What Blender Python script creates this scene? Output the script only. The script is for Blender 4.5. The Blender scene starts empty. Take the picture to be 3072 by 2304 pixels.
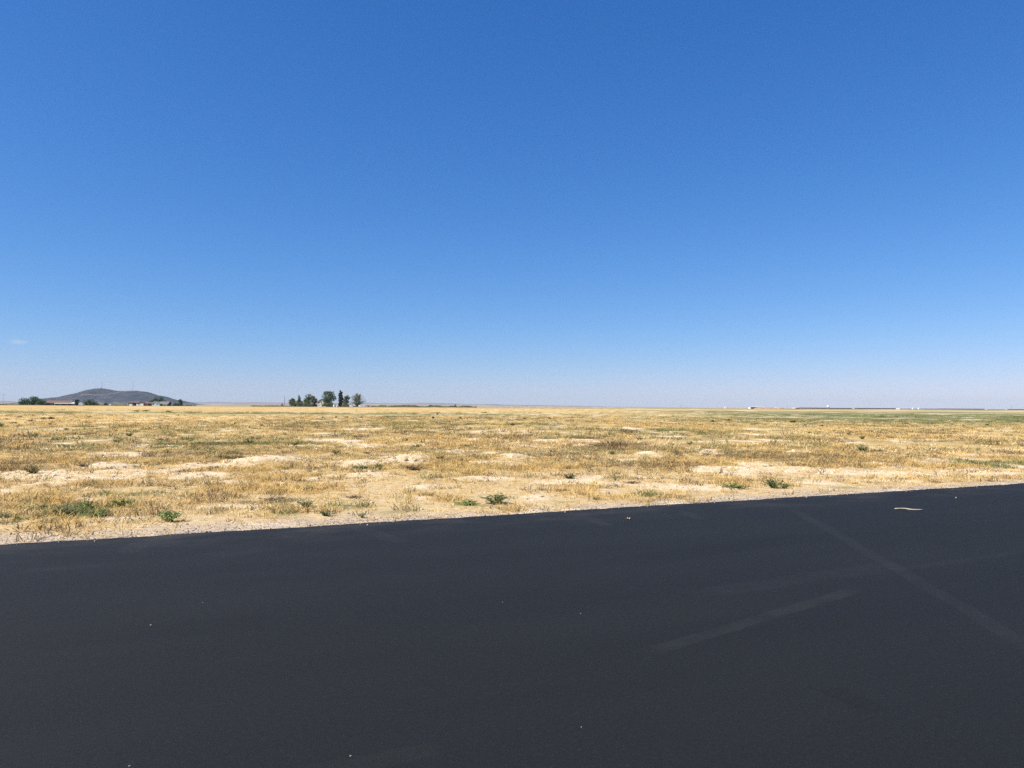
import bpy, math, random
import numpy as np
from mathutils import Vector, Matrix

R = math.radians
SC = bpy.context.scene
COL = SC.collection
random.seed(11)
RNG = np.random.default_rng(11)

# ------------------------------------------------------------------ camera
F = 2308.0                      # focal length in pixels of the 3072 x 2304 photograph
CAMH = 1.6
PITCH, ROLL = R(1.675), R(0.326)
cam_data = bpy.data.cameras.new('camera')
cam_data.sensor_width = 36.0
cam_data.lens = F / 3072 * 36
cam_data.clip_start = 0.1
cam_data.clip_end = 120000
cam = bpy.data.objects.new('camera', cam_data)
COL.objects.link(cam)
cam.matrix_world = Matrix.Translation((0, 0, CAMH)) @ Matrix.Rotation(R(90) + PITCH, 4, 'X') @ Matrix.Rotation(ROLL, 4, 'Z')
SC.camera = cam
_m = cam.matrix_world.to_3x3()
c_right, c_up, c_fwd = _m.col[0].copy(), _m.col[1].copy(), -_m.col[2].copy()

# ------------------------------------------------------------------ sky and sun
SUN_AZ, SUN_EL = R(246), R(48)        # compass angle, clockwise from the view direction (+Y)
SKY_TONE = ((1.42, 0.92), (0.96, 0.665), (0.71, 0.79))
world = bpy.data.worlds.new('World')
SC.world = world
world.use_nodes = True
wn = world.node_tree
bg = wn.nodes['Background']
sky = wn.nodes.new('ShaderNodeTexSky')
sky.sky_type = 'NISHITA'
sky.sun_disc = False
sky.sun_elevation = SUN_EL
sky.sun_rotation = SUN_AZ
sky.altitude = 900
sky.air_density = 1.0
sky.dust_density = 0.3
sky.ozone_density = 6.0
# the phone's colour response to a clear sky: one tone curve per channel, the same in every direction
w_sep = wn.nodes.new('ShaderNodeSeparateColor'); w_com = wn.nodes.new('ShaderNodeCombineColor')
wn.links.new(sky.outputs[0], w_sep.inputs[0])
for ch, (gam, gain) in enumerate(SKY_TONE):
    pw = wn.nodes.new('ShaderNodeMath'); pw.operation = 'POWER'
    pre = wn.nodes.new('ShaderNodeMath'); pre.operation = 'MULTIPLY'; pre.inputs[1].default_value = 0.1
    ml = wn.nodes.new('ShaderNodeMath'); ml.operation = 'MULTIPLY'; ml.inputs[1].default_value = gain * 10
    wn.links.new(w_sep.outputs[ch], pre.inputs[0]); wn.links.new(pre.outputs[0], pw.inputs[0]); pw.inputs[1].default_value = gam
    wn.links.new(pw.outputs[0], ml.inputs[0]); wn.links.new(ml.outputs[0], w_com.inputs[ch])
# the one small wisp of cloud low on the left
w_tc = wn.nodes.new('ShaderNodeTexCoord')
def w_math(op, a, b=None, c=None):
    n = wn.nodes.new('ShaderNodeMath'); n.operation = op
    for i, v in enumerate((a, b, c)):
        if v is None: continue
        if isinstance(v, bpy.types.NodeSocket): wn.links.new(v, n.inputs[i])
        else: n.inputs[i].default_value = v
    return n.outputs[0]
def w_dot(v):
    n = wn.nodes.new('ShaderNodeVectorMath'); n.operation = 'DOT_PRODUCT'
    wn.links.new(w_tc.outputs['Generated'], n.inputs[0]); n.inputs[1].default_value = v
    return n.outputs['Value']
w_c = (c_fwd * F + c_right * (52 - 1536) - c_up * (1026 - 1152)).normalized()
w_h = w_c.cross(Vector((0, 0, 1))).normalized(); w_v = w_h.cross(w_c)
w_r = w_math('SQRT', w_math('ADD', w_math('POWER', w_math('ABSOLUTE', w_math('MULTIPLY', w_dot(w_h), 62.0)), 2.0), w_math('POWER', w_math('ABSOLUTE', w_math('MULTIPLY', w_dot(w_v), 250.0)), 2.0)))
w_n = wn.nodes.new('ShaderNodeTexNoise'); w_map = wn.nodes.new('ShaderNodeMapping'); w_map.inputs[3].default_value = (60, 60, 190)
wn.links.new(w_tc.outputs['Generated'], w_map.inputs[0]); wn.links.new(w_map.outputs[0], w_n.inputs['Vector']); w_n.inputs['Scale'].default_value = 1.6; w_n.inputs['Detail'].default_value = 5
w_fac = w_math('MULTIPLY', w_math('MAXIMUM', w_math('SUBTRACT', 1.25, w_math('ADD', w_r, w_n.outputs[0])), 0.0), 0.42)
w_front = w_math('GREATER_THAN', w_dot(w_c), 0.9)
w_mix = wn.nodes.new('ShaderNodeMix'); w_mix.data_type = 'RGBA'
wn.links.new(w_math('MULTIPLY', w_fac, w_front), w_mix.inputs[0]); wn.links.new(w_com.outputs[0], w_mix.inputs[6]); w_mix.inputs[7].default_value = (5.2, 5.4, 5.9, 1)
wn.links.new(w_mix.outputs[2], bg.inputs[0])
bg.inputs[1].default_value = 0.10

sun_l = bpy.data.lights.new('sun', 'SUN')
sun_l.energy = 4.8
sun_l.angle = R(0.53)
sun_l.color = (1.0, 0.93, 0.82)
sun = bpy.data.objects.new('sun', sun_l)
COL.objects.link(sun)
sdir = Vector((math.sin(SUN_AZ) * math.cos(SUN_EL), math.cos(SUN_AZ) * math.cos(SUN_EL), math.sin(SUN_EL)))
sun.rotation_euler = sdir.to_track_quat('Z', 'Y').to_euler()
sun.location = (0, 0, 50)

SC.cycles.use_denoising = False
SC.view_settings.view_transform = 'Standard'
SC.view_settings.look = 'None'
SC.view_settings.exposure = 0.55
SC.view_settings.gamma = 1.0
SC.view_settings.use_curve_mapping = False

# ------------------------------------------------------------------ measuring helpers
def ray(px, py):
    return (c_fwd * F + c_right * (px - 1536) - c_up * (py - 1152)).normalized()

def ground_at(px, py):
    """the point of the flat ground seen at a pixel of the photograph"""
    d = ray(px, py)
    t = -CAMH / d.z
    return (d.x * t, d.y * t)

def hor(px):
    """image row of the horizon at column px"""
    return 1152 + (math.sin(PITCH) * F / math.cos(PITCH)) / math.cos(ROLL) + (px - 1536) * math.tan(ROLL)

def wx(px, D):
    d = ray(px, hor(px))
    return d.x / d.y * D

def hz(px, py, D):
    d = ray(px, py)
    return CAMH + d.z / d.y * D

# ------------------------------------------------------------------ noise
def _hash(ix, iy, seed):
    h = (ix.astype(np.int64) * 374761393 + iy.astype(np.int64) * 668265263 + seed * 974634777) & 0xFFFFFFFF
    h = ((h ^ (h >> 13)) * 1274126177) & 0xFFFFFFFF
    h = (h ^ (h >> 16)) & 0xFFFFFF
    return h / float(0xFFFFFF)

def vnoise(x, y, seed=0):
    x = np.asarray(x, float); y = np.asarray(y, float)
    ix, iy = np.floor(x), np.floor(y)
    fx, fy = x - ix, y - iy
    fx = fx * fx * (3 - 2 * fx); fy = fy * fy * (3 - 2 * fy)
    a, b = _hash(ix, iy, seed), _hash(ix + 1, iy, seed)
    c, d = _hash(ix, iy + 1, seed), _hash(ix + 1, iy + 1, seed)
    return (a * (1 - fx) + b * fx) * (1 - fy) + (c * (1 - fx) + d * fx) * fy

def fbm(x, y, seed=0, octaves=4):
    s, a, t = 0.0, 0.5, 0.0
    for k in range(octaves):
        s = s + a * vnoise(np.asarray(x) * 2 ** k + 17.3 * k, np.asarray(y) * 2 ** k - 9.1 * k, seed + k)
        t += a
        a *= 0.5
    return s / t

def sst(lo, hi, v):
    t = np.clip((np.asarray(v, float) - lo) / (hi - lo), 0, 1)
    return t * t * (3 - 2 * t)

# ------------------------------------------------------------------ mesh helpers
def new_mesh(name, verts, faces, mat=None, smooth=False, quads=None):
    me = bpy.data.meshes.new(name)
    me.from_pydata(verts, [], faces)
    me.update()
    if mat:
        me.materials.append(mat)
    if smooth:
        me.polygons.foreach_set('use_smooth', [True] * len(me.polygons))
    return me

def np_mesh(name, V, Q, mat=None, smooth=False):
    """fast mesh from arrays of vertices (n,3) and faces (m,k)"""
    V = np.ascontiguousarray(V, np.float32); Q = np.ascontiguousarray(Q, np.int32)
    me = bpy.data.meshes.new(name)
    me.vertices.add(len(V)); me.vertices.foreach_set('co', V.ravel())
    k = Q.shape[1]
    me.loops.add(Q.size); me.loops.foreach_set('vertex_index', Q.ravel())
    me.polygons.add(len(Q))
    me.polygons.foreach_set('loop_start', np.arange(0, Q.size, k, dtype=np.int32))
    if smooth:
        me.polygons.foreach_set('use_smooth', np.ones(len(Q), bool))
    me.update(calc_edges=True)
    if mat:
        me.materials.append(mat)
    return me

def link(name, me, parent=None, loc=(0, 0, 0)):
    o = bpy.data.objects.new(name, me)
    COL.objects.link(o)
    o.location = loc
    if parent:
        o.parent = parent
    return o

def tag(o, label=None, cat=None, group=None, kind=None):
    if label: o['label'] = label
    if cat: o['category'] = cat
    if group: o['group'] = group
    if kind: o['kind'] = kind
    return o

def empty(name, loc, rz=0):
    o = bpy.data.objects.new(name, None)
    COL.objects.link(o)
    o.location = loc
    o.rotation_euler = (0, 0, rz)
    o.empty_display_size = 0.2
    return o

class MB:
    def __init__(self):
        self.v, self.f = [], []
    def add(self, vs, fs):
        b = len(self.v)
        self.v += [tuple(p) for p in vs]
        self.f += [tuple(i + b for i in f) for f in fs]
        return self
    def box(self, x0, x1, y0, y1, z0, z1):
        return self.add([(x0, y0, z0), (x1, y0, z0), (x1, y1, z0), (x0, y1, z0), (x0, y0, z1), (x1, y0, z1), (x1, y1, z1), (x0, y1, z1)],
                        [(0, 3, 2, 1), (4, 5, 6, 7), (0, 1, 5, 4), (1, 2, 6, 5), (2, 3, 7, 6), (3, 0, 4, 7)])
    def prism_y(self, prof, y0, y1):
        """profile of (x, z), extruded along y"""
        n = len(prof)
        vs = [(x, y0, z) for x, z in prof] + [(x, y1, z) for x, z in prof]
        fs = [tuple(range(n)), tuple(range(2 * n - 1, n - 1, -1))]
        fs += [(i + n, (i + 1) % n + n, (i + 1) % n, i) for i in range(n)]
        return self.add(vs, fs)
    def prism_x(self, prof, x0, x1):
        n = len(prof)
        vs = [(x0, y, z) for y, z in prof] + [(x1, y, z) for y, z in prof]
        fs = [tuple(range(n - 1, -1, -1)), tuple(range(n, 2 * n))]
        fs += [(i, (i + 1) % n, (i + 1) % n + n, i + n) for i in range(n)]
        return self.add(vs, fs)
    def tube(self, pts, radii, n=6):
        pts = [Vector(p) for p in pts]
        rings = []
        whole = (pts[-1] - pts[0]).normalized()
        ref = Vector((0, 0, 1)) if abs(whole.z) < 0.8 else Vector((1, 0, 0))
        for i, p in enumerate(pts):
            d = (pts[min(i + 1, len(pts) - 1)] - pts[max(i - 1, 0)]).normalized()
            a = d.cross(ref).normalized(); b = d.cross(a)
            rings.append([p + (a * math.cos(2 * math.pi * k / n) + b * math.sin(2 * math.pi * k / n)) * radii[i] for k in range(n)])
        vs = [q for r in rings for q in r]
        fs = []
        for i in range(len(pts) - 1):
            for k in range(n):
                fs.append((i * n + k, i * n + (k + 1) % n, (i + 1) * n + (k + 1) % n, (i + 1) * n + k))
        fs.append(tuple(range(n - 1, -1, -1)))
        fs.append(tuple(range((len(pts) - 1) * n, len(pts) * n)))
        return self.add(vs, fs)
    def build(self, name, mat, parent=None, smooth=False):
        return link(name, new_mesh(name, self.v, self.f, mat, smooth), parent)

# ------------------------------------------------------------------ materials
def mat_new(name):
    m = bpy.data.materials.new(name)
    m.use_nodes = True
    nt = m.node_tree
    return m, nt, nt.nodes['Principled BSDF']

def N(nt, t, **kw):
    n = nt.nodes.new(t)
    for k, v in kw.items():
        setattr(n, k, v)
    return n

def rgb(c):
    return (c[0], c[1], c[2], 1.0)

def mixc(nt, fac, a, b):
    n = N(nt, 'ShaderNodeMix', data_type='RGBA')
    for sock, val in ((n.inputs[0], fac), (n.inputs[6], a), (n.inputs[7], b)):
        if isinstance(val, bpy.types.NodeSocket):
            nt.links.new(val, sock)
        elif isinstance(val, (tuple, list)):
            sock.default_value = rgb(val)
        else:
            sock.default_value = val
    return n.outputs[2]

def math_n(nt, op, a, b=None, clamp=False):
    n = N(nt, 'ShaderNodeMath', operation=op, use_clamp=clamp)
    for sock, val in ((n.inputs[0], a), (n.inputs[1], b)):
        if val is None: continue
        if isinstance(val, bpy.types.NodeSocket): nt.links.new(val, sock)
        else: sock.default_value = val
    return n.outputs[0]

def ramp(nt, v, lo, hi, a=0.0, b=1.0):
    n = N(nt, 'ShaderNodeMapRange', interpolation_type='SMOOTHSTEP')
    if isinstance(v, bpy.types.NodeSocket): nt.links.new(v, n.inputs[0])
    else: n.inputs[0].default_value = v
    n.inputs[1].default_value = lo; n.inputs[2].default_value = hi
    n.inputs[3].default_value = a; n.inputs[4].default_value = b
    return n.outputs[0]

def noise(nt, vec, scale, detail=4, rough=0.6, dist=0.0):
    n = N(nt, 'ShaderNodeTexNoise')
    if vec is not None: nt.links.new(vec, n.inputs['Vector'])
    n.inputs['Scale'].default_value = scale
    n.inputs['Detail'].default_value = detail
    n.inputs['Roughness'].default_value = rough
    n.inputs['Distortion'].default_value = dist
    return n.outputs[0]

def mapping(nt, vec, loc=(0, 0, 0), rz=0, scale=(1, 1, 1)):
    n = N(nt, 'ShaderNodeMapping')
    nt.links.new(vec, n.inputs[0])
    n.inputs[1].default_value = loc; n.inputs[2].default_value = (0, 0, rz); n.inputs[3].default_value = scale
    return n.outputs[0]

def bump(nt, bsdf, h, strength, dist):
    b = N(nt, 'ShaderNodeBump')
    nt.links.new(h, b.inputs['Height'])
    b.inputs['Strength'].default_value = strength
    b.inputs['Distance'].default_value = dist
    nt.links.new(b.outputs[0], bsdf.inputs['Normal'])

def plain(name, col, col2=None, rough=0.8, scale=1.0, spec=0.3):
    """an everyday surface: two tones of one colour mixed by noise"""
    m, nt, b = mat_new(name)
    tc = N(nt, 'ShaderNodeTexCoord')
    n = noise(nt, tc.outputs['Object'], scale, 5)
    col2 = col2 or tuple(c * 0.75 for c in col)
    nt.links.new(mixc(nt, ramp(nt, n, 0.3, 0.7), col, col2), b.inputs['Base Color'])
    b.inputs['Roughness'].default_value = rough
    b.inputs['Specular IOR Level'].default_value = spec
    return m

def leaf_mat(name, c1, c2, transl=0.25, scale=0.6, rough=0.65, per_instance=0.5):
    m, nt, b = mat_new(name)
    tc = N(nt, 'ShaderNodeTexCoord')
    oi = N(nt, 'ShaderNodeObjectInfo')
    n = noise(nt, tc.outputs['Object'], scale, 3)
    v = math_n(nt, 'ADD', ramp(nt, n, 0.3, 0.7, 0, 1 - per_instance), math_n(nt, 'MULTIPLY', oi.outputs['Random'], per_instance))
    c = mixc(nt, v, c1, c2)
    nt.links.new(c, b.inputs['Base Color'])
    b.inputs['Roughness'].default_value = rough
    b.inputs['Specular IOR Level'].default_value = 0.2
    tr = N(nt, 'ShaderNodeBsdfTranslucent')
    nt.links.new(c, tr.inputs[0])
    mx = N(nt, 'ShaderNodeMixShader')
    mx.inputs[0].default_value = transl
    out = nt.nodes['Material Output']
    nt.links.new(b.outputs[0], mx.inputs[1]); nt.links.new(tr.outputs[0], mx.inputs[2])
    nt.links.new(mx.outputs[0], out.inputs[0])
    return m

SOIL_A, SOIL_B, SOIL_C = (0.78, 0.64, 0.415), (0.66, 0.51, 0.325), (0.47, 0.355, 0.24)
STRAW, STRAW2, BROWN, OLIVE, GREEN = (0.70, 0.50, 0.20), (0.52, 0.355, 0.135), (0.29, 0.20, 0.10), (0.215, 0.20, 0.085), (0.115, 0.15, 0.05)

# ------------------------------------------------------------------ layout of the ground
P0 = np.array(ground_at(0, 1634)); P1 = np.array(ground_at(3072, 1449))     # far edge of the tarmac
RU = (P1 - P0) / np.linalg.norm(P1 - P0)
RN = np.array([-RU[1], RU[0]])
RE = float(P0 @ RN)                                                          # distance of the edge from the camera's foot

def beyond(x, y):
    """metres beyond the tarmac edge"""
    return x * RN[0] + y * RN[1] - RE

# bare earth: column, row, half width, half height (photograph pixels), height of the mound in metres, tilt of the patch
BARE = [(403, 1344, 46, 4, .05), (330, 1401, 92, 8, .16), (400, 1424, 48, 6, .03), (150, 1452, 78, 7, .06),
        (596, 1397, 80, 10, .10), (790, 1386, 118, 15, .22), (340, 1560, 62, 10, .0), (1090, 1303, 34, 3.4, .05),
        (1023, 1319, 28, 3, .03), (1243, 1334, 68, 5, .07), (1075, 1392, 85, 11, .12), (1230, 1384, 92, 15, .23), (1085, 1424, 95, 9, .05),
        (1475, 1362, 66, 7, .05), (1540, 1372, 70, 13, .12), (1480, 1388, 90, 9, .05), (1445, 1437, 110, 8, .03), (1262, 1496, 36, 7, .0),
        (1598, 1492, 52, 13, .02), (1752, 1337, 40, 4, .05), (1700, 1330, 26, 3, .03), (2106, 1325, 34, 3.4, .05), (1953, 1366, 56, 9, .14),
        (2050, 1462, 150, 13, .03), (2180, 1412, 140, 18, .06), (2440, 1414, 170, 10, .05), (2700, 1420, 190, 11, .05), (2960, 1420, 150, 10, .05), (2420, 1446, 120, 6, .0), (2700, 1443, 130, 6, .0),
        (2693, 1324, 26, 3.2, .05), (2390, 1356, 60, 4, .05), (1720, 1450, 130, 8, .0), (720, 1447, 110, 6, .0), (940, 1437, 110, 5, .0),
        (1680, 1281, 26, 2, .04), (1915, 1287, 22, 2, .04), (1735, 1304, 24, 2.2, .04), (820, 1276, 40, 2, .05), (1580, 1304, 24, 2.2, .04),
        (330, 1280, 40, 2.4, .05), (420, 1287, 34, 2.4, .05), (700, 1292, 40, 2.2, .04), (560, 1305, 26, 2, .03), (1220, 1262, 30, 1.6, .04),
        (1275, 1293, 34, 2.2, .05), (1550, 1266, 40, 1.6, .04), (2760, 1270, 24, 1.8, .05), (2200, 1300, 50, 1.6, .03), (1090, 1290, 26, 1.6, .03), (880, 1303, 18, 2.0, .03),
        (680, 1520, 120, 6, .0), (1280, 1460, 70, 5, .0), (230, 1500, 90, 5, .0), (1900, 1430, 60, 6, .0)]
GREENS = [(2985, 1391, 150, 13), (3000, 1398, 120, 8), (240, 1530, 130, 26), (1200, 1535, 95, 14), (1030, 1522, 75, 8), (1450, 1517, 90, 8), (1690, 1507, 60, 5), (1960, 1487, 80, 6),
          (2540, 1464, 60, 6), (860, 1545, 60, 8), (450, 1340, 160, 6), (760, 1330, 120, 7), (300, 1318, 160, 6), (60, 1560, 40, 14), (2440, 1335, 70, 5), (1240, 1275, 160, 5), (1650, 1275, 200, 6), (400, 1480, 120, 8)]

def patch_params(px, py, hw, hh):
    x, y = ground_at(px, py)
    ya, yb = ground_at(px, py + hh)[1], ground_at(px, py - hh)[1]
    return x, y, hw / F * y, (yb - ya) / 2

def field(x, y):
    """height, bare earth, greenness, dead-brown weeds of the ground at world points"""
    x = np.asarray(x, float); y = np.asarray(y, float)
    n = beyond(x, y)
    wob = fbm(x * 1.3, y * 1.3, 3, 4) - 0.5
    wob2 = fbm(x * 4.1, y * 4.1, 8, 3) - 0.5
    bare = np.zeros_like(x); z = np.zeros_like(x); green = np.zeros_like(x)
    for i, (px, py, hw, hh, h) in enumerate(BARE):
        cx, cy, a, b = patch_params(px, py, hw, hh)
        near = (abs(x - cx) < 2.2 * a) & (abs(y - cy) < 2.2 * b + 1)
        if not near.any(): continue
        xx, yy = x[near] - cx, y[near] - cy
        r = np.sqrt((xx / a) ** 2 + (yy / b) ** 2) + 1.3 * wob[near] + 0.9 * wob2[near]
        m = 1 - sst(0.60, 1.0, r)
        bare[near] = np.maximum(bare[near], m)
        if h:
            prof = 1 - sst(0.1, 1.15, np.sqrt((xx / a / 1.05) ** 2 + (yy / max(b, 0.7)) ** 2) + 0.5 * wob[near])
            z[near] = np.maximum(z[near], h * prof * (0.8 + 0.9 * wob[near]))
    for (px, py, hw, hh) in GREENS:
        cx, cy, a, b = patch_params(px, py, hw, hh)
        near = (abs(x - cx) < 2.2 * a) & (abs(y - cy) < 2.2 * b + 1)
        if not near.any(): continue
        r = np.sqrt(((x[near] - cx) / a) ** 2 + ((y[near] - cy) / b) ** 2) + 1.1 * wob[near] + 0.5 * wob2[near]
        green[near] = np.maximum(green[near], 1 - sst(0.4, 1.1, r))
    # random small bare spots all over the near field, and the stony strip along the tarmac
    spots = sst(0.615, 0.68, fbm(x * 0.55 + 40, y * 0.40, 21, 4)) * sst(1.2, 3, n)
    bare = np.maximum(bare, spots)
    strip = 0.9 * (1 - sst(0.15, 1.0, n + 1.3 * wob + 0.8 * wob2))
    bare = np.maximum(bare, strip)
    og = sst(0.53, 0.66, fbm(x * 0.09 + 5, y * 0.06, 31, 4)) * sst(9, 16, n)
    green = np.maximum(green * (1 - 0.6 * bare), 0.42 * og)
    dead = sst(0.52, 0.66, fbm(x * 0.22 + 9, y * 0.16 + 3, 41, 4)) * sst(3.5, 9, n)
    z = z + 0.05 * (fbm(x * 0.5, y * 0.5, 51, 3) - 0.5) * sst(0, 2, n) + 0.035 * (fbm(x * 2.6, y * 2.6, 52, 3) - 0.5) * sst(-0.05, 0.3, n)
    z = z + 0.05 * bare * (fbm(x * 4, y * 4, 53, 3) - 0.5)
    z = z - 0.012 * (1 - sst(0.0, 0.6, n))
    z = np.where(n < 0.0, -0.05, z)
    far = sst(60, 120, np.hypot(x, y))
    z = z * (1 - far)
    return z, bare, green, dead

def verge_of(x, y):
    n = beyond(x, y)
    return 1 - sst(0.5, 1.7, n + 0.8 * (fbm(x * 1.1, y * 1.1, 13, 4) - 0.5))

def axis(lo, hi, step, start, end, ratio):
    a = list(np.arange(lo, hi + step / 2, step))
    s, v, up = step, hi, []
    while v < end:
        s *= ratio; v += s; up.append(v)
    s, v, dn = step, lo, []
    while v > start:
        s *= ratio; v -= s; dn.append(v)
    return np.array(dn[::-1] + a + up)

# ------------------------------------------------------------------ ground sheet
def ground_material():
    m, nt, b = mat_new('dry_ground')
    geo = N(nt, 'ShaderNodeNewGeometry')
    pos = geo.outputs['Position']
    sep = N(nt, 'ShaderNodeSeparateXYZ'); nt.links.new(pos, sep.inputs[0])
    X, Y = sep.outputs[0], sep.outputs[1]
    def attr(nm):
        return N(nt, 'ShaderNodeAttribute', attribute_name=nm).outputs['Fac']
    bare, green, dead = attr('bare'), attr('green'), attr('dead')
    fine = noise(nt, pos, 42, 5, 0.7)
    mid = noise(nt, pos, 6, 5, 0.65)
    big = noise(nt, pos, 0.35, 4, 0.6)
    soil = mixc(nt, ramp(nt, mid, 0.32, 0.68), SOIL_B, SOIL_A)
    soil = mixc(nt, ramp(nt, fine, 0.54, 0.72, 0, 0.55), soil, SOIL_C)
    thatch = mixc(nt, ramp(nt, fine, 0.40, 0.66), STRAW2, STRAW)
    thatch = mixc(nt, ramp(nt, mid, 0.46, 0.66, 0, 0.8), thatch, BROWN)
    thatch = mixc(nt, ramp(nt, big, 0.45, 0.66, 0, 0.35), thatch, SOIL_B)
    opens = math_n(nt, 'MULTIPLY', attr('open'), ramp(nt, mid, 0.34, 0.56, 1, 0.25))
    thatch = mixc(nt, math_n(nt, 'MULTIPLY', opens, 0.75), thatch, soil)
    near = mixc(nt, math_n(nt, 'MULTIPLY', dead, 0.35), thatch, BROWN)
    near = mixc(nt, math_n(nt, 'MULTIPLY', green, 0.65), near, OLIVE)
    # farther out the single tufts merge: straw, olive and brown mottling, streaks of open soil
    f1 = noise(nt, mapping(nt, pos, scale=(1, 0.7, 1)), 0.42, 6, 0.72)
    f2 = noise(nt, mapping(nt, pos, (31, 7, 0)), 0.075, 5, 0.6)
    f3 = noise(nt, mapping(nt, pos, (3, 57, 0), scale=(0.7, 1, 1)), 0.16, 5, 0.68)
    farc = mixc(nt, ramp(nt, f1, 0.36, 0.60), (0.40, 0.30, 0.125), (0.66, 0.475, 0.195))
    farc = mixc(nt, ramp(nt, f2, 0.44, 0.64, 0, 0.65), farc, (0.34, 0.285, 0.115))
    farc = mixc(nt, ramp(nt, f3, 0.64, 0.70, 0, 0.9), farc, (0.78, 0.62, 0.35))
    fdark = noise(nt, mapping(nt, pos, (13, 27, 0)), 1.1, 4, 0.6)
    farc = mixc(nt, ramp(nt, fdark, 0.63, 0.70, 0, 0.8), farc, (0.13, 0.12, 0.06))
    dist = math_n(nt, 'ADD', Y, math_n(nt, 'MULTIPLY', math_n(nt, 'SUBTRACT', f1, 0.5), 30))
    # strips of the farther fields (they lie across the view)
    warp = noise(nt, mapping(nt, pos, (91, 3, 0), scale=(0.3, 1, 1)), 0.02, 4, 0.6)
    yw = math_n(nt, 'ADD', Y, math_n(nt, 'MULTIPLY', math_n(nt, 'SUBTRACT', warp, 0.5), 90))
    yw = math_n(nt, 'ADD', yw, math_n(nt, 'MULTIPLY', X, -0.03))
    def band(v, a0, a1, b0, b1):
        return math_n(nt, 'MULTIPLY', ramp(nt, v, a0, a1), ramp(nt, v, b0, b1, 1, 0))
    palef = math_n(nt, 'MULTIPLY', band(yw, 50, 68, 112, 128), ramp(nt, X, -36, -14, 1, 0))
    farc = mixc(nt, math_n(nt, 'MULTIPLY', palef, 0.7), farc, (0.74, 0.56, 0.27))
    olive_strip = math_n(nt, 'MULTIPLY', band(yw, 125, 140, 165, 185), ramp(nt, X, -10, 40, 0.95, 0))
    farc = mixc(nt, olive_strip, farc, (0.23, 0.215, 0.085))
    g_right = math_n(nt, 'ADD', X, math_n(nt, 'MULTIPLY', math_n(nt, 'SUBTRACT', f2, 0.5), 160))
    g_right = math_n(nt, 'SUBTRACT', g_right, math_n(nt, 'MULTIPLY', Y, 0.12))
    gband = math_n(nt, 'MULTIPLY', band(yw, 68, 104, 400, 440), ramp(nt, g_right, -5, 45, 0, 1.0))
    gcol = mixc(nt, ramp(nt, f1, 0.35, 0.65), (0.165, 0.175, 0.07), (0.25, 0.23, 0.095))
    gold = math_n(nt, 'MULTIPLY', band(yw, 190, 215, 560, 640), ramp(nt, math_n(nt, 'ADD', X, math_n(nt, 'MULTIPLY', Y, -0.22)), 20, 110, 1, 0.12))
    goldc = mixc(nt, ramp(nt, f1, 0.3, 0.7), (0.49, 0.32, 0.11), (0.60, 0.41, 0.15))
    farc = mixc(nt, gold, farc, goldc)
    farc = mixc(nt, gband, farc, gcol)
    plainc = mixc(nt, ramp(nt, noise(nt, mapping(nt, pos, scale=(0.25, 1, 1)), 0.004, 4, 0.6), 0.4, 0.62), (0.20, 0.195, 0.09), (0.42, 0.33, 0.16))
    farc = mixc(nt, ramp(nt, yw, 600, 680), farc, plainc)
    near = mixc(nt, ramp(nt, dist, 28, 60, 0, 1), near, farc)
    verge = attr('verge')
    vsoil = mixc(nt, ramp(nt, noise(nt, pos, 24, 5, 0.75), 0.40, 0.62), (0.36, 0.275, 0.19), (0.70, 0.56, 0.395))
    vpale = noise(nt, mapping(nt, pos, (7, 2, 0)), 0.9, 4, 0.6)
    vsoil = mixc(nt, ramp(nt, vpale, 0.50, 0.66, 0, 0.8), vsoil, (0.84, 0.72, 0.54))
    soil = mixc(nt, verge, soil, vsoil)
    bare_fac = math_n(nt, 'MULTIPLY', bare, ramp(nt, fine, 0.2, 0.45, 0.75, 1.0))
    col = mixc(nt, bare_fac, near, soil)
    nt.links.new(col, b.inputs['Base Color'])
    b.inputs['Roughness'].default_value = 0.95
    b.inputs['Specular IOR Level'].default_value = 0.1
    h = math_n(nt, 'ADD', math_n(nt, 'MULTIPLY', mid, 0.7), math_n(nt, 'MULTIPLY', fine, 0.3))
    bump(nt, b, h, 0.9, 0.07)
    return m

def build_ground():
    xs = axis(-20, 26, 0.11, -19000, 19000, 1.075)
    ys = axis(6.5, 30, 0.09, -4000, 19000, 1.055)
    gx, gy = np.meshgrid(xs, ys)
    z, bare, green, dead = field(gx.ravel(), gy.ravel())
    V = np.column_stack([gx.ravel(), gy.ravel(), z])
    nx, ny = len(xs), len(ys)
    i = (np.arange(ny - 1)[:, None] * nx + np.arange(nx - 1)[None, :]).ravel()
    Q = np.column_stack([i, i + 1, i + nx + 1, i + nx])
    me = np_mesh('ground', V, Q, ground_material(), True)
    for nm, arr in (('bare', bare), ('green', green), ('dead', dead), ('verge', verge_of(gx.ravel(), gy.ravel())), ('open', 1 - sst(3, 10, beyond(gx.ravel(), gy.ravel()) + 6 * (fbm(gx.ravel() * .2, gy.ravel() * .2, 371, 3) - .5)))):
        a = me.attributes.new(nm, 'FLOAT', 'POINT')
        a.data.foreach_set('value', arr.astype(np.float32))
    o = link('ground', me)
    tag(o, 'flat dry grassland with straw and bare earth reaching the horizon', kind='structure')
build_ground()

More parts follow.
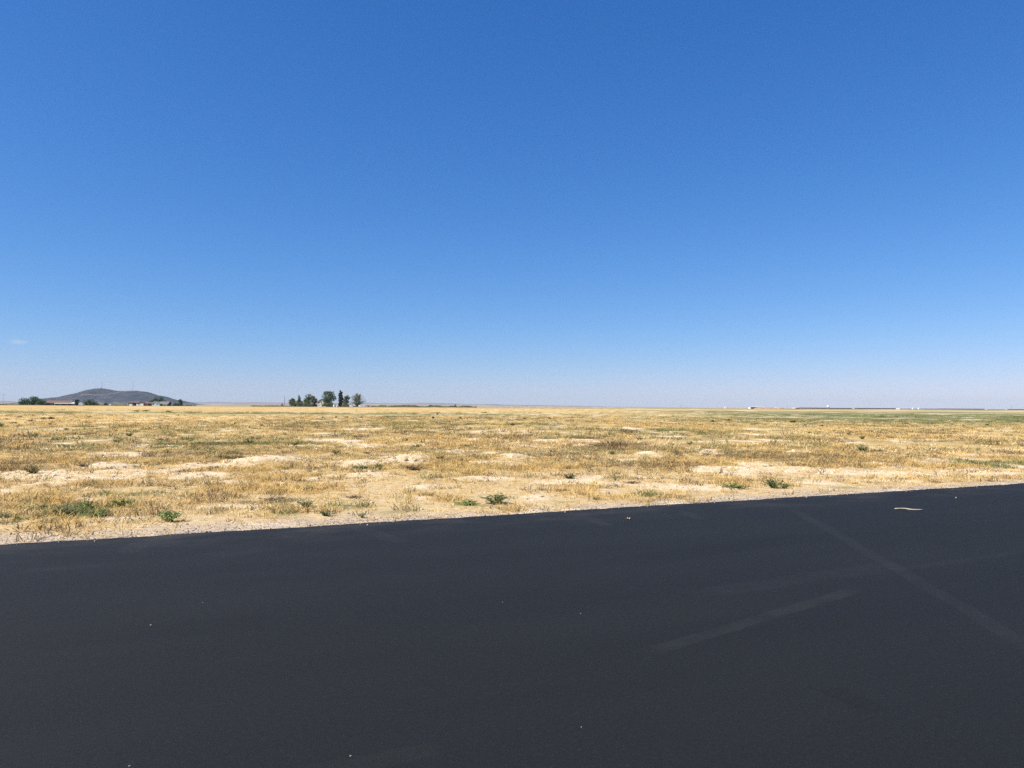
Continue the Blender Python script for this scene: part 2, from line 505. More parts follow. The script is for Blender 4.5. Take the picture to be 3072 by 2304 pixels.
# ------------------------------------------------------------------ road
def road_material():
    m, nt, b = mat_new('fresh_seal_coat')
    tc = N(nt, 'ShaderNodeTexCoord')
    ob = tc.outputs['Object']                 # object space of the road: u along it, v across it
    grain = noise(nt, ob, 110, 6, 0.85)
    spray = noise(nt, mapping(nt, ob, scale=(0.12, 0.9, 1)), 1.2, 5, 0.6)
    blot = noise(nt, mapping(nt, ob, (5, 3, 0)), 0.35, 4, 0.6)
    c = mixc(nt, ramp(nt, spray, 0.3, 0.7), (0.0082, 0.0095, 0.0095), (0.0113, 0.0126, 0.0126))
    c = mixc(nt, ramp(nt, blot, 0.35, 0.7, 0, 0.6), c, (0.0085, 0.0098, 0.0100))
    c = mixc(nt, ramp(nt, grain, 0.48, 0.70, 0, 0.7), c, (0.036, 0.0385, 0.0385))
    grain2 = noise(nt, ob, 34, 4, 0.8)
    c = mixc(nt, ramp(nt, grain2, 0.52, 0.70, 0, 0.35), c, (0.034, 0.036, 0.036))
    c = mixc(nt, ramp(nt, grain2, 0.30, 0.46, 0.4, 0), c, (0.005, 0.006, 0.006))
    # worn and dusty streaks left by tyres and by the edges of the spray passes
    def streak(p, q, w, amount, tone):
        nonlocal c
        a, e = road_uv(*ground_at(*p)), road_uv(*ground_at(*q))
        ang = math.atan2(e[1] - a[1], e[0] - a[0]); ln = math.hypot(e[0] - a[0], e[1] - a[1])
        mp = N(nt, 'ShaderNodeMapping', vector_type='TEXTURE')
        wv = N(nt, 'ShaderNodeVectorMath', operation='MULTIPLY_ADD')
        wn_ = N(nt, 'ShaderNodeTexNoise'); nt.links.new(ob, wn_.inputs['Vector']); wn_.inputs['Scale'].default_value = 1.1
        nt.links.new(wn_.outputs['Color'], wv.inputs[0]); wv.inputs[1].default_value = (0.08, 0.08, 0); nt.links.new(ob, wv.inputs[2])
        nt.links.new(wv.outputs[0], mp.inputs[0])
        mp.inputs[1].default_value = (a[0] + .04, a[1] + .04, 0); mp.inputs[2].default_value = (0, 0, ang)
        s = N(nt, 'ShaderNodeSeparateXYZ'); nt.links.new(mp.outputs[0], s.inputs[0])
        across = ramp(nt, math_n(nt, 'ABSOLUTE', s.outputs[1]), w * 0.55, w * 0.9, 1, 0)
        along = math_n(nt, 'MULTIPLY', ramp(nt, s.outputs[0], 0, ln * 0.15), ramp(nt, s.outputs[0], ln * 0.85, ln, 1, 0))
        worn = math_n(nt, 'MULTIPLY', ramp(nt, noise(nt, ob, 3.0, 5, 0.7), 0.3, 0.65, 0.25, 1), ramp(nt, grain, 0.38, 0.6, 0.35, 1))
        fac = math_n(nt, 'MULTIPLY', math_n(nt, 'MULTIPLY', across, along), math_n(nt, 'MULTIPLY', worn, amount))
        c = mixc(nt, fac, c, tone)
    grey = (0.046, 0.048, 0.046)
    streak((2365, 1518), (3300, 2060), 0.11, 0.26, grey)
    streak((1900, 1970), (2590, 1762), 0.10, 0.36, grey)
    streak((2480, 1740), (3100, 1650), 0.09, 0.16, grey)
    streak((2060, 1790), (2700, 1690), 0.20, 0.16, grey)
    streak((860, 2330), (1330, 2240), 0.10, 0.20, (0.05, 0.046, 0.038))
    streak((380, 1660), (430, 1625), 0.16, 0.35, grey)
    streak((60, 1712), (330, 1695), 0.16, 0.20, grey)
    streak((600, 1670), (830, 1640), 0.25, 0.20, grey)
    streak((1080, 1585), (1220, 1630), 0.16, 0.25, grey)
    streak((1730, 1540), (1830, 1580), 0.14, 0.28, grey)
    streak((2040, 1530), (2110, 1560), 0.10, 0.30, grey)
    streak((2480, 2060), (2640, 2140), 0.12, 0.6, (0.005, 0.0055, 0.006))
    streak((1850, 1690), (2480, 1600), 0.35, 0.35, (0.006, 0.007, 0.007))
    streak((0, 1930), (900, 1860), 0.30, 0.30, (0.006, 0.007, 0.007))
    # pale dust drifting in from the verge
    dsep = N(nt, 'ShaderNodeSeparateXYZ'); nt.links.new(ob, dsep.inputs[0])
    dust = math_n(nt, 'MULTIPLY', ramp(nt, dsep.outputs[1], -1.6, 0.0), ramp(nt, noise(nt, mapping(nt, ob, scale=(.5, 1, 1)), 1.6, 5, 0.65), 0.42, 0.75))
    c = mixc(nt, math_n(nt, 'MULTIPLY', dust, 0.13), c, (0.22, 0.19, 0.15))
    nt.links.new(c, b.inputs['Base Color'])
    b.inputs['Roughness'].default_value = 0.78
    b.inputs['Specular IOR Level'].default_value = 0.26
    bump(nt, b, math_n(nt, 'ADD', grain, math_n(nt, 'MULTIPLY', noise(nt, ob, 420, 2, 0.7), 0.6)), 0.55, 0.012)
    return m

def road_uv(x, y):
    return (float((x - P0[0]) * RU[0] + (y - P0[1]) * RU[1]), float((x - P0[0]) * RN[0] + (y - P0[1]) * RN[1]))

def build_road():
    W = 14.5
    us = axis(-6, 32, 0.05, -900, 3000, 1.12)
    e = 0.045 * (fbm(us * 0.9, us * 0, 61, 4) - 0.5) * 2 + 0.04 * (fbm(us * 5, us * 0, 62, 3) - 0.5) * 2
    V = []
    for u, d in zip(us, e):
        V += [(u, -W, -0.05), (u, -W, 0.0), (u, -0.5, 0.0), (u, d - 0.03, 0.0), (u, d, -0.012), (u, d + 0.03, -0.06)]
    V = np.array(V); k = 6
    Q = []
    for i in range(len(us) - 1):
        for j in range(k - 1):
            Q.append((i * k + j, (i + 1) * k + j, (i + 1) * k + j + 1, i * k + j + 1))
    o = link('road', np_mesh('road', V, np.array(Q), road_material(), False))
    o.location = (P0[0], P0[1], 0.0)
    o.rotation_euler = (0, 0, math.atan2(RU[1], RU[0]))
    tag(o, 'freshly sealed black tarmac filling the foreground', kind='structure')
build_road()

# ------------------------------------------------------------------ hills
HD = 6000.0
def hill_profile(px):
    pts = [(60, 0), (110, 2), (135, 8), (180, 17), (240, 31), (280, 43.5), (305, 49), (330, 45), (358, 40.5), (385, 42), (410, 42.5), (430, 38.5), (455, 30), (500, 19), (535, 9), (560, 3), (590, 1), (640, 0)]
    return np.interp(px, [p[0] for p in pts], [p[1] for p in pts])

def hill_z(x, y):
    px = 1536 + x / y * HD / HD * F if False else 1536 + x / HD * F
    h = hill_profile(px)
    h = (h + hill_profile(px - 2.5) + hill_profile(px + 2.5)) / 3 * HD / F
    t = (y - HD) / 520.0
    lob = np.clip(1 - t * t, 0, 1) ** 1.25
    z = h * lob + (fbm(x / 110, y / 150, 71, 5) - 0.5) * 30 * sst(2, 30, h * lob) * (1 - 0.85 * np.exp(-(t / 0.12) ** 2))
    return z - 1.0

def hill_material():
    m, nt, b = mat_new('sagebrush_slope')
    geo = N(nt, 'ShaderNodeNewGeometry'); pos = geo.outputs['Position']
    n1 = noise(nt, pos, 0.012, 6, 0.7); n2 = noise(nt, pos, 0.05, 4, 0.7)
    c = mixc(nt, ramp(nt, n1, 0.38, 0.66), (0.038, 0.038, 0.054), (0.080, 0.072, 0.082))
    c = mixc(nt, ramp(nt, n2, 0.52, 0.72, 0, 0.6), c, (0.036, 0.040, 0.044))
    sep = N(nt, 'ShaderNodeSeparateXYZ'); nt.links.new(pos, sep.inputs[0])
    c = mixc(nt, math_n(nt, 'MULTIPLY', ramp(nt, sep.outputs[2], 4, 26, 0.8, 0), ramp(nt, n1, 0.35, 0.6)), c, (0.20, 0.155, 0.10))
    nt.links.new(c, b.inputs['Base Color']); b.inputs['Roughness'].default_value = 1.0; b.inputs['Specular IOR Level'].default_value = 0.05
    return m

def build_hill():
    x0, x1 = wx(50, HD), wx(710, HD)
    xs = np.linspace(x0, x1, 190); ys = np.linspace(HD - 530, HD + 530, 90)
    gx, gy = np.meshgrid(xs, ys)
    z = hill_z(gx.ravel(), gy.ravel())
    nx, ny = len(xs), len(ys)
    i = (np.arange(ny - 1)[:, None] * nx + np.arange(nx - 1)[None, :]).ravel()
    o = link('hill', np_mesh('hill', np.column_stack([gx.ravel(), gy.ravel(), z]), np.column_stack([i, i + 1, i + nx + 1, i + nx]), hill_material(), True))
    tag(o, 'twin-topped dark sagebrush hill standing alone on the plain', kind='structure')
    # the pale track that climbs its right flank
    V = []
    n = 60
    for k in range(n + 1):
        t = k / n
        px = 312 + (458 - 312) * t
        x = wx(px, HD)
        y = HD - 330 + 270 * t + 10 * math.sin(t * 9)
        for s in (-1, 1):
            yy = y + 7 * s
            V.append((x, yy, float(hill_z(np.array([x]), np.array([yy]))[0]) + 1.6))
    Q = [(2 * k, 2 * k + 2, 2 * k + 3, 2 * k + 1) for k in range(n)]
    tr = link('path', np_mesh('path', np.array(V), np.array(Q), plain('pale_track', (0.26, 0.20, 0.16), (0.2, 0.15, 0.12), 0.95, 0.02), True))
    tag(tr, 'pale track slanting up the flank of the dark hill', kind='structure')

def build_far_hills(name, D, depth, pts, mat, seed, amp, label):
    pxs = np.linspace(pts[0][0], pts[-1][0], 420)
    xs = np.array([wx(p, D) for p in pxs])
    h = np.interp(pxs, [p[0] for p in pts], [p[1] for p in pts]) * D / F
    h = np.maximum(h * (1 + amp * (fbm(pxs / 60, pxs * 0, seed, 5) - 0.5)), 0)
    rows = 14
    V = []
    for j in range(rows):
        t = j / (rows - 1)
        prof = math.sin(math.pi * t) ** 0.8
        y = D + (t - 0.5) * depth
        rough = 1 + 0.5 * (fbm(xs / 500, np.full_like(xs, y / 500), seed + 5, 4) - 0.5) * (1 if 0.1 < t < 0.48 else 0)
        V.append(np.column_stack([xs, np.full_like(xs, y), h * prof * rough - 0.5]))
    V = np.concatenate(V); nx = len(xs)
    i = (np.arange(rows - 1)[:, None] * nx + np.arange(nx - 1)[None, :]).ravel()
    o = link(name, np_mesh(name, V, np.column_stack([i, i + 1, i + nx + 1, i + nx]), mat, True))
    tag(o, label, kind='structure')

def far_mat(name, a, b_):
    m, nt, b = mat_new(name)
    geo = N(nt, 'ShaderNodeNewGeometry')
    n1 = noise(nt, mapping(nt, geo.outputs['Position'], scale=(1, .3, 4)), 0.0016, 6, 0.65)
    nt.links.new(mixc(nt, ramp(nt, n1, 0.4, 0.62), a, b_), b.inputs['Base Color']); b.inputs['Roughness'].default_value = 1; b.inputs['Specular IOR Level'].default_value = 0.05
    return m

build_hill()
build_far_hills('hills', 11500, 1600, [(-700, 3), (-200, 5), (0, 4.5), (90, 5), (420, 5.5), (560, 5.0), (720, 6), (800, 6.5), (1100, 5), (1300, 6.0), (1450, 5), (1640, 3), (1760, 1.2), (1900, 0)],
                far_mat('far_dry_slope', (0.30, 0.20, 0.155), (0.40, 0.29, 0.225)), 81, 0.5, 'low hazy pinkish hills along the horizon left of centre')
build_far_hills('hills', 16500, 2400, [(-700, 6), (0, 7.5), (300, 6), (620, 8), (760, 9), (1000, 7), (1180, 8.0), (1300, 9), (1420, 7), (1600, 4.5), (1720, 3), (1900, 1.2), (2100, 0)],
                far_mat('farthest_slope', (0.17, 0.15, 0.17), (0.23, 0.19, 0.19)), 91, 0.35, 'farthest pale blue ridge behind the pinkish hills')

# ------------------------------------------------------------------ scattered grass, weeds and stones
def blades(count, radius, hmin, hmax, width, lean, seed, flat=0.25):
    """a tuft: bent, tapering blades growing out of a disc"""
    r = np.random.default_rng(seed)
    V, T = [], []
    for k in range(count):
        a = r.uniform(0, 2 * math.pi); d = radius * math.sqrt(r.uniform(0, 1)) * 0.8
        bx, by = d * math.cos(a), d * math.sin(a)
        out = a + r.normal(0, 0.9)
        h = r.uniform(hmin, hmax)
        ln = lean * r.uniform(0.3, 1.3) * h
        if r.uniform() < flat:
            h *= 0.25; ln = radius * r.uniform(0.5, 1.2)
        dx, dy = math.cos(out), math.sin(out)
        sa = r.uniform(0, 2 * math.pi)
        sx, sy = math.cos(sa) * width / 2, math.sin(sa) * width / 2
        b = len(V)
        V += [(bx - sx, by - sy, -0.01), (bx + sx, by + sy, -0.01),
              (bx + dx * ln * .45 - sx * .8, by + dy * ln * .45 - sy * .8, h * .7), (bx + dx * ln * .45 + sx * .8, by + dy * ln * .45 + sy * .8, h * .7),
              (bx + dx * ln, by + dy * ln, h * r.uniform(.75, 1.0))]
        T += [(b, b + 1, b + 3), (b, b + 3, b + 2), (b + 2, b + 3, b + 4)]
    return np.array(V), np.array(T)

M_STRAW = leaf_mat('straw_blade', (0.84, 0.625, 0.255), (0.60, 0.415, 0.15), 0.3, 5, per_instance=0.7)
M_PALE = leaf_mat('bleached_blade', (0.88, 0.72, 0.40), (0.72, 0.54, 0.25), 0.3, 5, per_instance=0.7)
M_DEAD = leaf_mat('dead_weed', (0.30, 0.205, 0.105), (0.17, 0.125, 0.07), 0.15, 5, per_instance=0.7)
M_OLIVE = leaf_mat('olive_blade', (0.40, 0.34, 0.14), (0.25, 0.225, 0.09), 0.25, 5, per_instance=0.7)
M_GREEN = leaf_mat('green_blade', (0.25, 0.275, 0.095), (0.145, 0.185, 0.06), 0.3, 5, per_instance=0.7)

def proto_collection(name, specs):
    c = bpy.data.collections.new(name)
    for i, (V, T, m) in enumerate(specs):
        o = bpy.data.objects.new('%s_%02d' % (name, i), np_mesh(name, V, T, m))
        c.objects.link(o)
    return c

def scatter(name, pts, rot, scl, idx, coll, label, cat):
    me = bpy.data.meshes.new(name)
    me.vertices.add(len(pts)); me.vertices.foreach_set('co', np.ascontiguousarray(pts, np.float32).ravel())
    a = me.attributes.new('rot', 'FLOAT_VECTOR', 'POINT'); a.data.foreach_set('vector', np.ascontiguousarray(rot, np.float32).ravel())
    a = me.attributes.new('scl', 'FLOAT_VECTOR', 'POINT'); a.data.foreach_set('vector', np.ascontiguousarray(scl, np.float32).ravel())
    a = me.attributes.new('pick', 'INT', 'POINT'); a.data.foreach_set('value', np.ascontiguousarray(idx, np.int32))
    o = link(name, me)
    ng = bpy.data.node_groups.new(name + '_nodes', 'GeometryNodeTree')
    ng.interface.new_socket('Geometry', in_out='INPUT', socket_type='NodeSocketGeometry')
    ng.interface.new_socket('Geometry', in_out='OUTPUT', socket_type='NodeSocketGeometry')
    gi, go = ng.nodes.new('NodeGroupInput'), ng.nodes.new('NodeGroupOutput')
    ci = ng.nodes.new('GeometryNodeCollectionInfo'); ci.inputs[0].default_value = coll
    ci.inputs['Separate Children'].default_value = True; ci.inputs['Reset Children'].default_value = True
    ip = ng.nodes.new('GeometryNodeInstanceOnPoints'); ip.inputs['Pick Instance'].default_value = True
    def na(nm, t):
        n = ng.nodes.new('GeometryNodeInputNamedAttribute'); n.data_type = t; n.inputs[0].default_value = nm
        return n.outputs[0]
    L = ng.links.new
    L(gi.outputs[0], ip.inputs['Points']); L(ci.outputs[0], ip.inputs['Instance'])
    L(na('pick', 'INT'), ip.inputs['Instance Index']); L(na('rot', 'FLOAT_VECTOR'), ip.inputs['Rotation']); L(na('scl', 'FLOAT_VECTOR'), ip.inputs['Scale'])
    L(ip.outputs[0], go.inputs[0])
    md = o.modifiers.new('scatter', 'NODES'); md.node_group = ng
    tag(o, label, cat, kind='stuff')
    return o

def sector(n, r0, r1, half=43, power=2.0):
    """random points in front of the camera's place, spread evenly by area"""
    u = RNG.uniform(0, 1, n)
    r = np.sqrt(r0 ** 2 + u * (r1 ** 2 - r0 ** 2))
    a = np.radians(RNG.uniform(-half, half, n))
    return np.column_stack([r * np.sin(a), r * np.cos(a)])

def place(pts, keep):
    return pts[keep]

def build_grass():
    near_specs = []
    for s in range(4):   # 0..3 straw
        near_specs.append((*blades(26, 0.16, 0.02, 0.085, 0.008, 1.5, 100 + s, 0.55), M_STRAW))
    for s in range(3):   # 4..6 bleached, matted
        near_specs.append((*blades(24, 0.17, 0.015, 0.06, 0.009, 2.0, 120 + s, 0.7), M_PALE))
    for s in range(3):   # 7..9 dead weeds
        near_specs.append((*blades(30, 0.14, 0.02, 0.09, 0.009, 1.3, 140 + s, 0.4), M_DEAD))
    for s in range(3):   # 10..12 olive
        near_specs.append((*blades(28, 0.14, 0.02, 0.10, 0.008, 1.2, 160 + s, 0.35), M_OLIVE))
    for s in range(3):   # 13..15 green
        near_specs.append((*blades(30, 0.12, 0.02, 0.09, 0.010, 1.2, 180 + s, 0.3), M_GREEN))
    c_near = proto_collection('near_tuft', near_specs)
    mid_specs = []
    for base, m, h in ((200, M_STRAW, 0.13), (210, M_PALE, 0.10), (220, M_DEAD, 0.13), (230, M_OLIVE, 0.15), (240, M_GREEN, 0.13)):
        for s in range(3):
            mid_specs.append((*blades(44, 0.42, 0.04, h, 0.024, 1.3, base + s, 0.45), m))
    c_mid = proto_collection('clump', mid_specs)

    def kinds(x, y, green, dead, bare, sizes):
        """choose the kind of every tuft from where it stands; sizes = how many variants of each kind"""
        n = len(x)
        u = RNG.uniform(0, 1, n)
        patch = fbm(x * 0.45, y * 0.35, 301, 4)
        k = np.where(patch + RNG.normal(0, 0.1, n) > 0.54, 1, 0)
        k = np.where(u < 0.13 + 0.42 * dead, 2, k)
        u2 = RNG.uniform(0, 1, n)
        k = np.where(u2 < 0.05 + 0.85 * green, 3, k)
        k = np.where((u2 < 0.60 * green - 0.12), 4, k)
        off = np.concatenate([[0], np.cumsum(sizes)[:-1]])
        return off[k] + (RNG.uniform(0, 1, n) * np.array(sizes)[k]).astype(int), k

    def emit(pts, z, pick, k, coll, smin, smax, name, label, cat, which):
        sel = np.isin(k, which)
        n = sel.sum()
        rot = np.column_stack([RNG.normal(0, 0.12, n), RNG.normal(0, 0.12, n), RNG.uniform(0, 6.28, n)])
        s = RNG.uniform(smin, smax, n)
        scl = np.column_stack([s * RNG.uniform(.85, 1.3, n), s * RNG.uniform(.85, 1.3, n), s * RNG.uniform(.6, 1.35, n)])
        return np.column_stack([pts[sel], z[sel]]), rot, scl, pick[sel]

    # near
    p = sector(80000, 7.5, 34)
    n = beyond(p[:, 0], p[:, 1])
    p = p[n > 0.06]
    z, bare, green, dead = field(p[:, 0], p[:, 1])
    n = beyond(p[:, 0], p[:, 1])
    gaps = sst(0.42, 0.60, fbm(p[:, 0] * 0.75, p[:, 1] * 0.75, 311, 4))
    prob = (1 - bare) * (0.12 + 0.88 * gaps) + 0.10 * bare
    prob *= 0.55 + 0.45 * sst(0.5, 4.0, n)
    keep = RNG.uniform(0, 1, len(p)) < prob
    p, z, bare, green, dead = p[keep], z[keep], bare[keep], green[keep], dead[keep]
    pk, k = kinds(p[:, 0], p[:, 1], green, dead, bare, [4, 3, 3, 3, 3])
    near_sets = [emit(p, z, pk, k, c_near, 0.6, 1.35, '', '', '', w) for w in ((0, 1, 2), (3, 4))]
    # tussocks and sprawling dead weeds that stand out of the mat
    p = sector(30000, 9, 95)
    r_ = np.hypot(p[:, 0], p[:, 1]); n = beyond(p[:, 0], p[:, 1])
    p = p[(n > 0.8) & (RNG.uniform(0, 1, len(p)) < 0.25 + 0.75 * (1 - sst(20, 60, r_)))]
    z, bare, green, dead = field(p[:, 0], p[:, 1])
    tp = fbm(p[:, 0] * 0.2 + 3, p[:, 1] * 0.16, 361, 4)
    keep = RNG.uniform(0, 1, len(p)) < (0.10 + 0.9 * sst(0.44, 0.60, tp)) * (1 - 0.93 * bare) * 0.8 * (0.18 + 0.82 * sst(2, 11, beyond(p[:, 0], p[:, 1])))
    p, z = p[keep], z[keep]
    palez = (1 - sst(-36, -14, p[:, 0])) * sst(52, 66, p[:, 1])
    kk = RNG.choice(np.array([0, 1, 2, 3, 4]), len(p), p=[.33, .13, .21, .28, .05])
    kk = np.where((RNG.uniform(0, 1, len(p)) < palez) & (kk > 1), 0, kk)
    pk = kk * 3 + RNG.integers(0, 3, len(p))
    tus_sets = [emit(p, z, pk, kk, c_mid, 0.35, 0.95, '', '', '', w) for w in ((0, 1, 2), (3, 4))]
    for a in tus_sets: a[2][:, 2] *= 0.55 + 0.75 * sst(14, 34, np.hypot(a[0][:, 0], a[0][:, 1]))
    # middle distance
    p = sector(52000, 30, 125)
    z, bare, green, dead = field(p[:, 0], p[:, 1])
    gaps = sst(0.36, 0.58, fbm(p[:, 0] * 0.28, p[:, 1] * 0.22, 321, 5))
    prob = (1 - bare) * (0.12 + 0.88 * gaps) * (1 - 0.55 * sst(60, 120, np.hypot(p[:, 0], p[:, 1])))
    keep = RNG.uniform(0, 1, len(p)) < prob
    p, z, bare, green, dead = p[keep], z[keep], bare[keep], green[keep], dead[keep]
    palez = (1 - sst(-36, -14, p[:, 0])) * sst(52, 66, p[:, 1]) * (1 - sst(112, 128, p[:, 1]))
    green = green * (1 - palez); dead = dead * (1 - palez)
    right = sst(0.10, 0.34, p[:, 0] / p[:, 1]) * sst(66, 95, p[:, 1])
    green = np.maximum(green, 0.8 * right)
    pk, k = kinds(p[:, 0], p[:, 1], green, dead, bare, [3, 3, 3, 3, 3])
    mid_sets = [emit(p, z, pk, k, c_mid, 0.6, 1.3, '', '', '', w) for w in ((0, 1, 2), (3, 4))]
    # far
    p = sector(26000, 115, 400)
    n_ = fbm(p[:, 0] * 0.05, p[:, 1] * 0.04, 331, 4)
    keep = RNG.uniform(0, 1, len(p)) < 0.10 + 0.9 * sst(0.42, 0.6, n_)
    p = p[keep]
    gold = sst(190, 215, p[:, 1])
    keep = RNG.uniform(0, 1, len(p)) > 0.9 * gold
    p = p[keep]
    right = sst(0.12, 0.36, p[:, 0] / p[:, 1])
    strip = sst(120, 140, p[:, 1]) * (1 - sst(165, 190, p[:, 1]))
    green = np.maximum(1.0 * right, 0.8 * strip)
    pk, k = kinds(p[:, 0], p[:, 1], green, 0.25 * np.ones(len(p)), 0 * green, [3, 3, 3, 3, 3])
    far_sets = [emit(p, np.zeros(len(p)), pk, k, c_mid, 1.3, 2.2, '', '', '', w) for w in ((0, 1, 2), (3, 4))]
    for a in far_sets: a[2][:, 2] *= 0.65
    for sets, coll, where in ((near_sets, c_near, 'beside the tarmac'), (tus_sets, c_mid, 'in scattered tussocks across the near field'), (mid_sets, c_mid, 'in the middle of the field'), (far_sets, c_mid, 'far out in the field')):
        scatter('dry_grass', *sets[0], coll, 'matted straw-coloured dry grass ' + where, 'grass')
        scatter('green_grass', *sets[1], coll, 'olive and green low grass ' + where, 'grass')

def lump(seed, sub=1):
    import bmesh
    bm = bmesh.new()
    bmesh.ops.create_icosphere(bm, subdivisions=sub, radius=1)
    r = random.Random(seed)
    for v in bm.verts:
        v.co *= r.uniform(0.65, 1.15)
        v.co.z *= 0.62
    V = np.array([v.co[:] for v in bm.verts]); T = np.array([[v.index for v in f.verts] for f in bm.faces])
    bm.free()
    return V, T

M_CLOD = plain('earth_clod', SOIL_A, SOIL_B, 0.95, 2.0, 0.1)
M_CLODD = plain('dark_clod', (0.30, 0.22, 0.155), (0.42, 0.32, 0.23), 0.95, 2.0, 0.1)
M_STONE = plain('verge_stone', (0.40, 0.34, 0.285), (0.27, 0.23, 0.20), 0.85, 2.0, 0.2)

def build_stones():
    c = proto_collection('clod', [(*lump(i), M_CLOD) for i in range(3)] + [(*lump(10 + i), M_CLODD) for i in range(2)])
    p = sector(60000, 8, 32)
    n = beyond(p[:, 0], p[:, 1]); p = p[n > 0.08]
    z, bare, green, dead = field(p[:, 0], p[:, 1])
    keep = RNG.uniform(0, 1, len(p)) < 0.45 * bare * sst(0.3, 1.5, beyond(p[:, 0], p[:, 1])) * (0.15 + 0.85 * sst(0.45, 0.6, fbm(p[:, 0] * 1.2, p[:, 1] * 1.2, 341, 3))) + 0.02
    p, z = p[keep], z[keep]; n = len(p)
    s = np.clip(RNG.lognormal(math.log(0.015), 0.7, n), 0.005, 0.085)
    scatter('earth_clods', np.column_stack([p, z]), RNG.uniform(0, 6.28, (n, 3)) * [0.1, 0.1, 1], np.column_stack([s * RNG.uniform(.8, 1.5, n), s, s]),
            RNG.integers(0, 5, n), c, 'crumbled pale clods on the bare earth', 'soil')
    c = proto_collection('stone', [(*lump(30 + i), M_STONE) for i in range(3)])
    u = RNG.uniform(-6, 30, 9000); v = np.where(RNG.uniform(0, 1, 9000) < 0.06, -np.abs(RNG.normal(0, 0.10, 9000)), np.abs(RNG.normal(0.04, 0.30, 9000)) + 0.015)
    x = P0[0] + RU[0] * u + RN[0] * v; y = P0[1] + RU[1] * u + RN[1] * v
    z = np.where(v < 0.03, 0.0, field(x, y)[0]); n = len(x)
    s = np.clip(RNG.lognormal(math.log(0.006), 0.5, n), 0.003, 0.02)
    scatter('gravel', np.column_stack([x, y, z + 0.002]), RNG.uniform(0, 6.28, (n, 3)) * [0.1, 0.1, 1], np.column_stack([s * RNG.uniform(.8, 1.4, n), s, s]),
            RNG.integers(0, 3, n), c, 'loose pale gravel along the tarmac edge', 'gravel')

build_grass()
build_stones()

# ------------------------------------------------------------------ single weeds and shrubs
LEAFM = {
    'bright': leaf_mat('bright_leaf', (0.30, 0.40, 0.13), (0.18, 0.26, 0.08), 0.4, 4, per_instance=0.15),
    'dark': leaf_mat('dark_leaf', (0.20, 0.265, 0.11), (0.115, 0.16, 0.065), 0.35, 4, per_instance=0.15),
    'grey': leaf_mat('grey_leaf', (0.34, 0.365, 0.19), (0.21, 0.235, 0.115), 0.35, 4, per_instance=0.15),
    'olive': leaf_mat('olive_leaf', (0.30, 0.265, 0.11), (0.165, 0.155, 0.065), 0.25, 4, per_instance=0.15),
    'umber': leaf_mat('umber_leaf', (0.23, 0.17, 0.10), (0.14, 0.105, 0.065), 0.1, 4, per_instance=0.15),
    'brown': leaf_mat('brown_leaf', (0.34, 0.24, 0.14), (0.18, 0.125, 0.075), 0.15, 4, per_instance=0.15),
}
M_STEM = plain('weed_stem', (0.20, 0.20, 0.085), (0.15, 0.12, 0.06), 0.8, 8)
M_DRYSTEM = plain('dry_stem', (0.32, 0.24, 0.13), (0.2, 0.15, 0.09), 0.8, 8)

def weed_meshes(seed, stems, per, leaf, spread, tone, droop=0.3):
    """unit plant (about 1 wide, 1 tall): stems and leaves"""
    r = random.Random(seed)
    st = MB(); V, Fc = [], []
    for k in range(stems):
        a = r.uniform(0, 6.283)
        tilt = spread * math.sqrt(r.uniform(0, 1))
        ln = r.uniform(0.6, 1.05) * (1 - 0.25 * tilt)
        pts = []
        bx, by = 0.10 * math.cos(a) * r.random(), 0.10 * math.sin(a) * r.random()
        for j in range(5):
            t = j / 4
            rad = tilt * 0.5 * t * (1 + 0.3 * t)
            pts.append(Vector((bx + math.cos(a) * rad, by + math.sin(a) * rad, ln * (t - droop * tilt * t * t))))
        st.tube(pts, [0.014, 0.012, 0.010, 0.007, 0.004], 4)
        for j in range(per):
            t = r.uniform(0.12, 1.0) * 3.999
            i = int(t); p = pts[i].lerp(pts[i + 1], t - i)
            la = r.uniform(0, 6.283); el = r.uniform(-0.2, 0.9)
            d = Vector((math.cos(la) * math.cos(el), math.sin(la) * math.cos(el), math.sin(el)))
            s = d.cross(Vector((r.uniform(-.4, .4), r.uniform(-.4, .4), 1))).normalized()
            L = leaf * r.uniform(0.6, 1.3); w = L * r.uniform(.3, .45)
            up = s.cross(d) * L * 0.12
            b = len(V)
            V += [p, p + d * L * .5 + s * w + up, p + d * L * 1.0 - Vector((0, 0, L * .2)), p + d * L * .5 - s * w + up]
            Fc += [(b, b + 1, b + 2), (b, b + 2, b + 3)]
    sm = new_mesh('stem', st.v, st.f, M_DRYSTEM if tone == 'brown' else M_STEM)
    lm = new_mesh('foliage', [tuple(v) for v in V], Fc, LEAFM[tone])
    return sm, lm

_W = {}
def weed_proto(shape, tone, var):
    key = (shape, tone, var)
    if key not in _W:
        seed = 500 + len(_W) * 7
        if shape == 'leafy':   _W[key] = weed_meshes(seed, 20, 14, 0.17, 1.05, tone)
        elif shape == 'bush':  _W[key] = weed_meshes(seed, 34, 18, 0.10, 1.0, tone)
        elif shape == 'mat':   _W[key] = weed_meshes(seed, 30, 14, 0.13, 1.15, tone, 0.45)
        elif shape == 'clump': _W[key] = weed_meshes(seed, 46, 22, 0.20, 1.0, tone)
        elif shape == 'thin':  _W[key] = weed_meshes(seed, 9, 12, 0.12, 0.7, tone, 0.1)
    return _W[key]

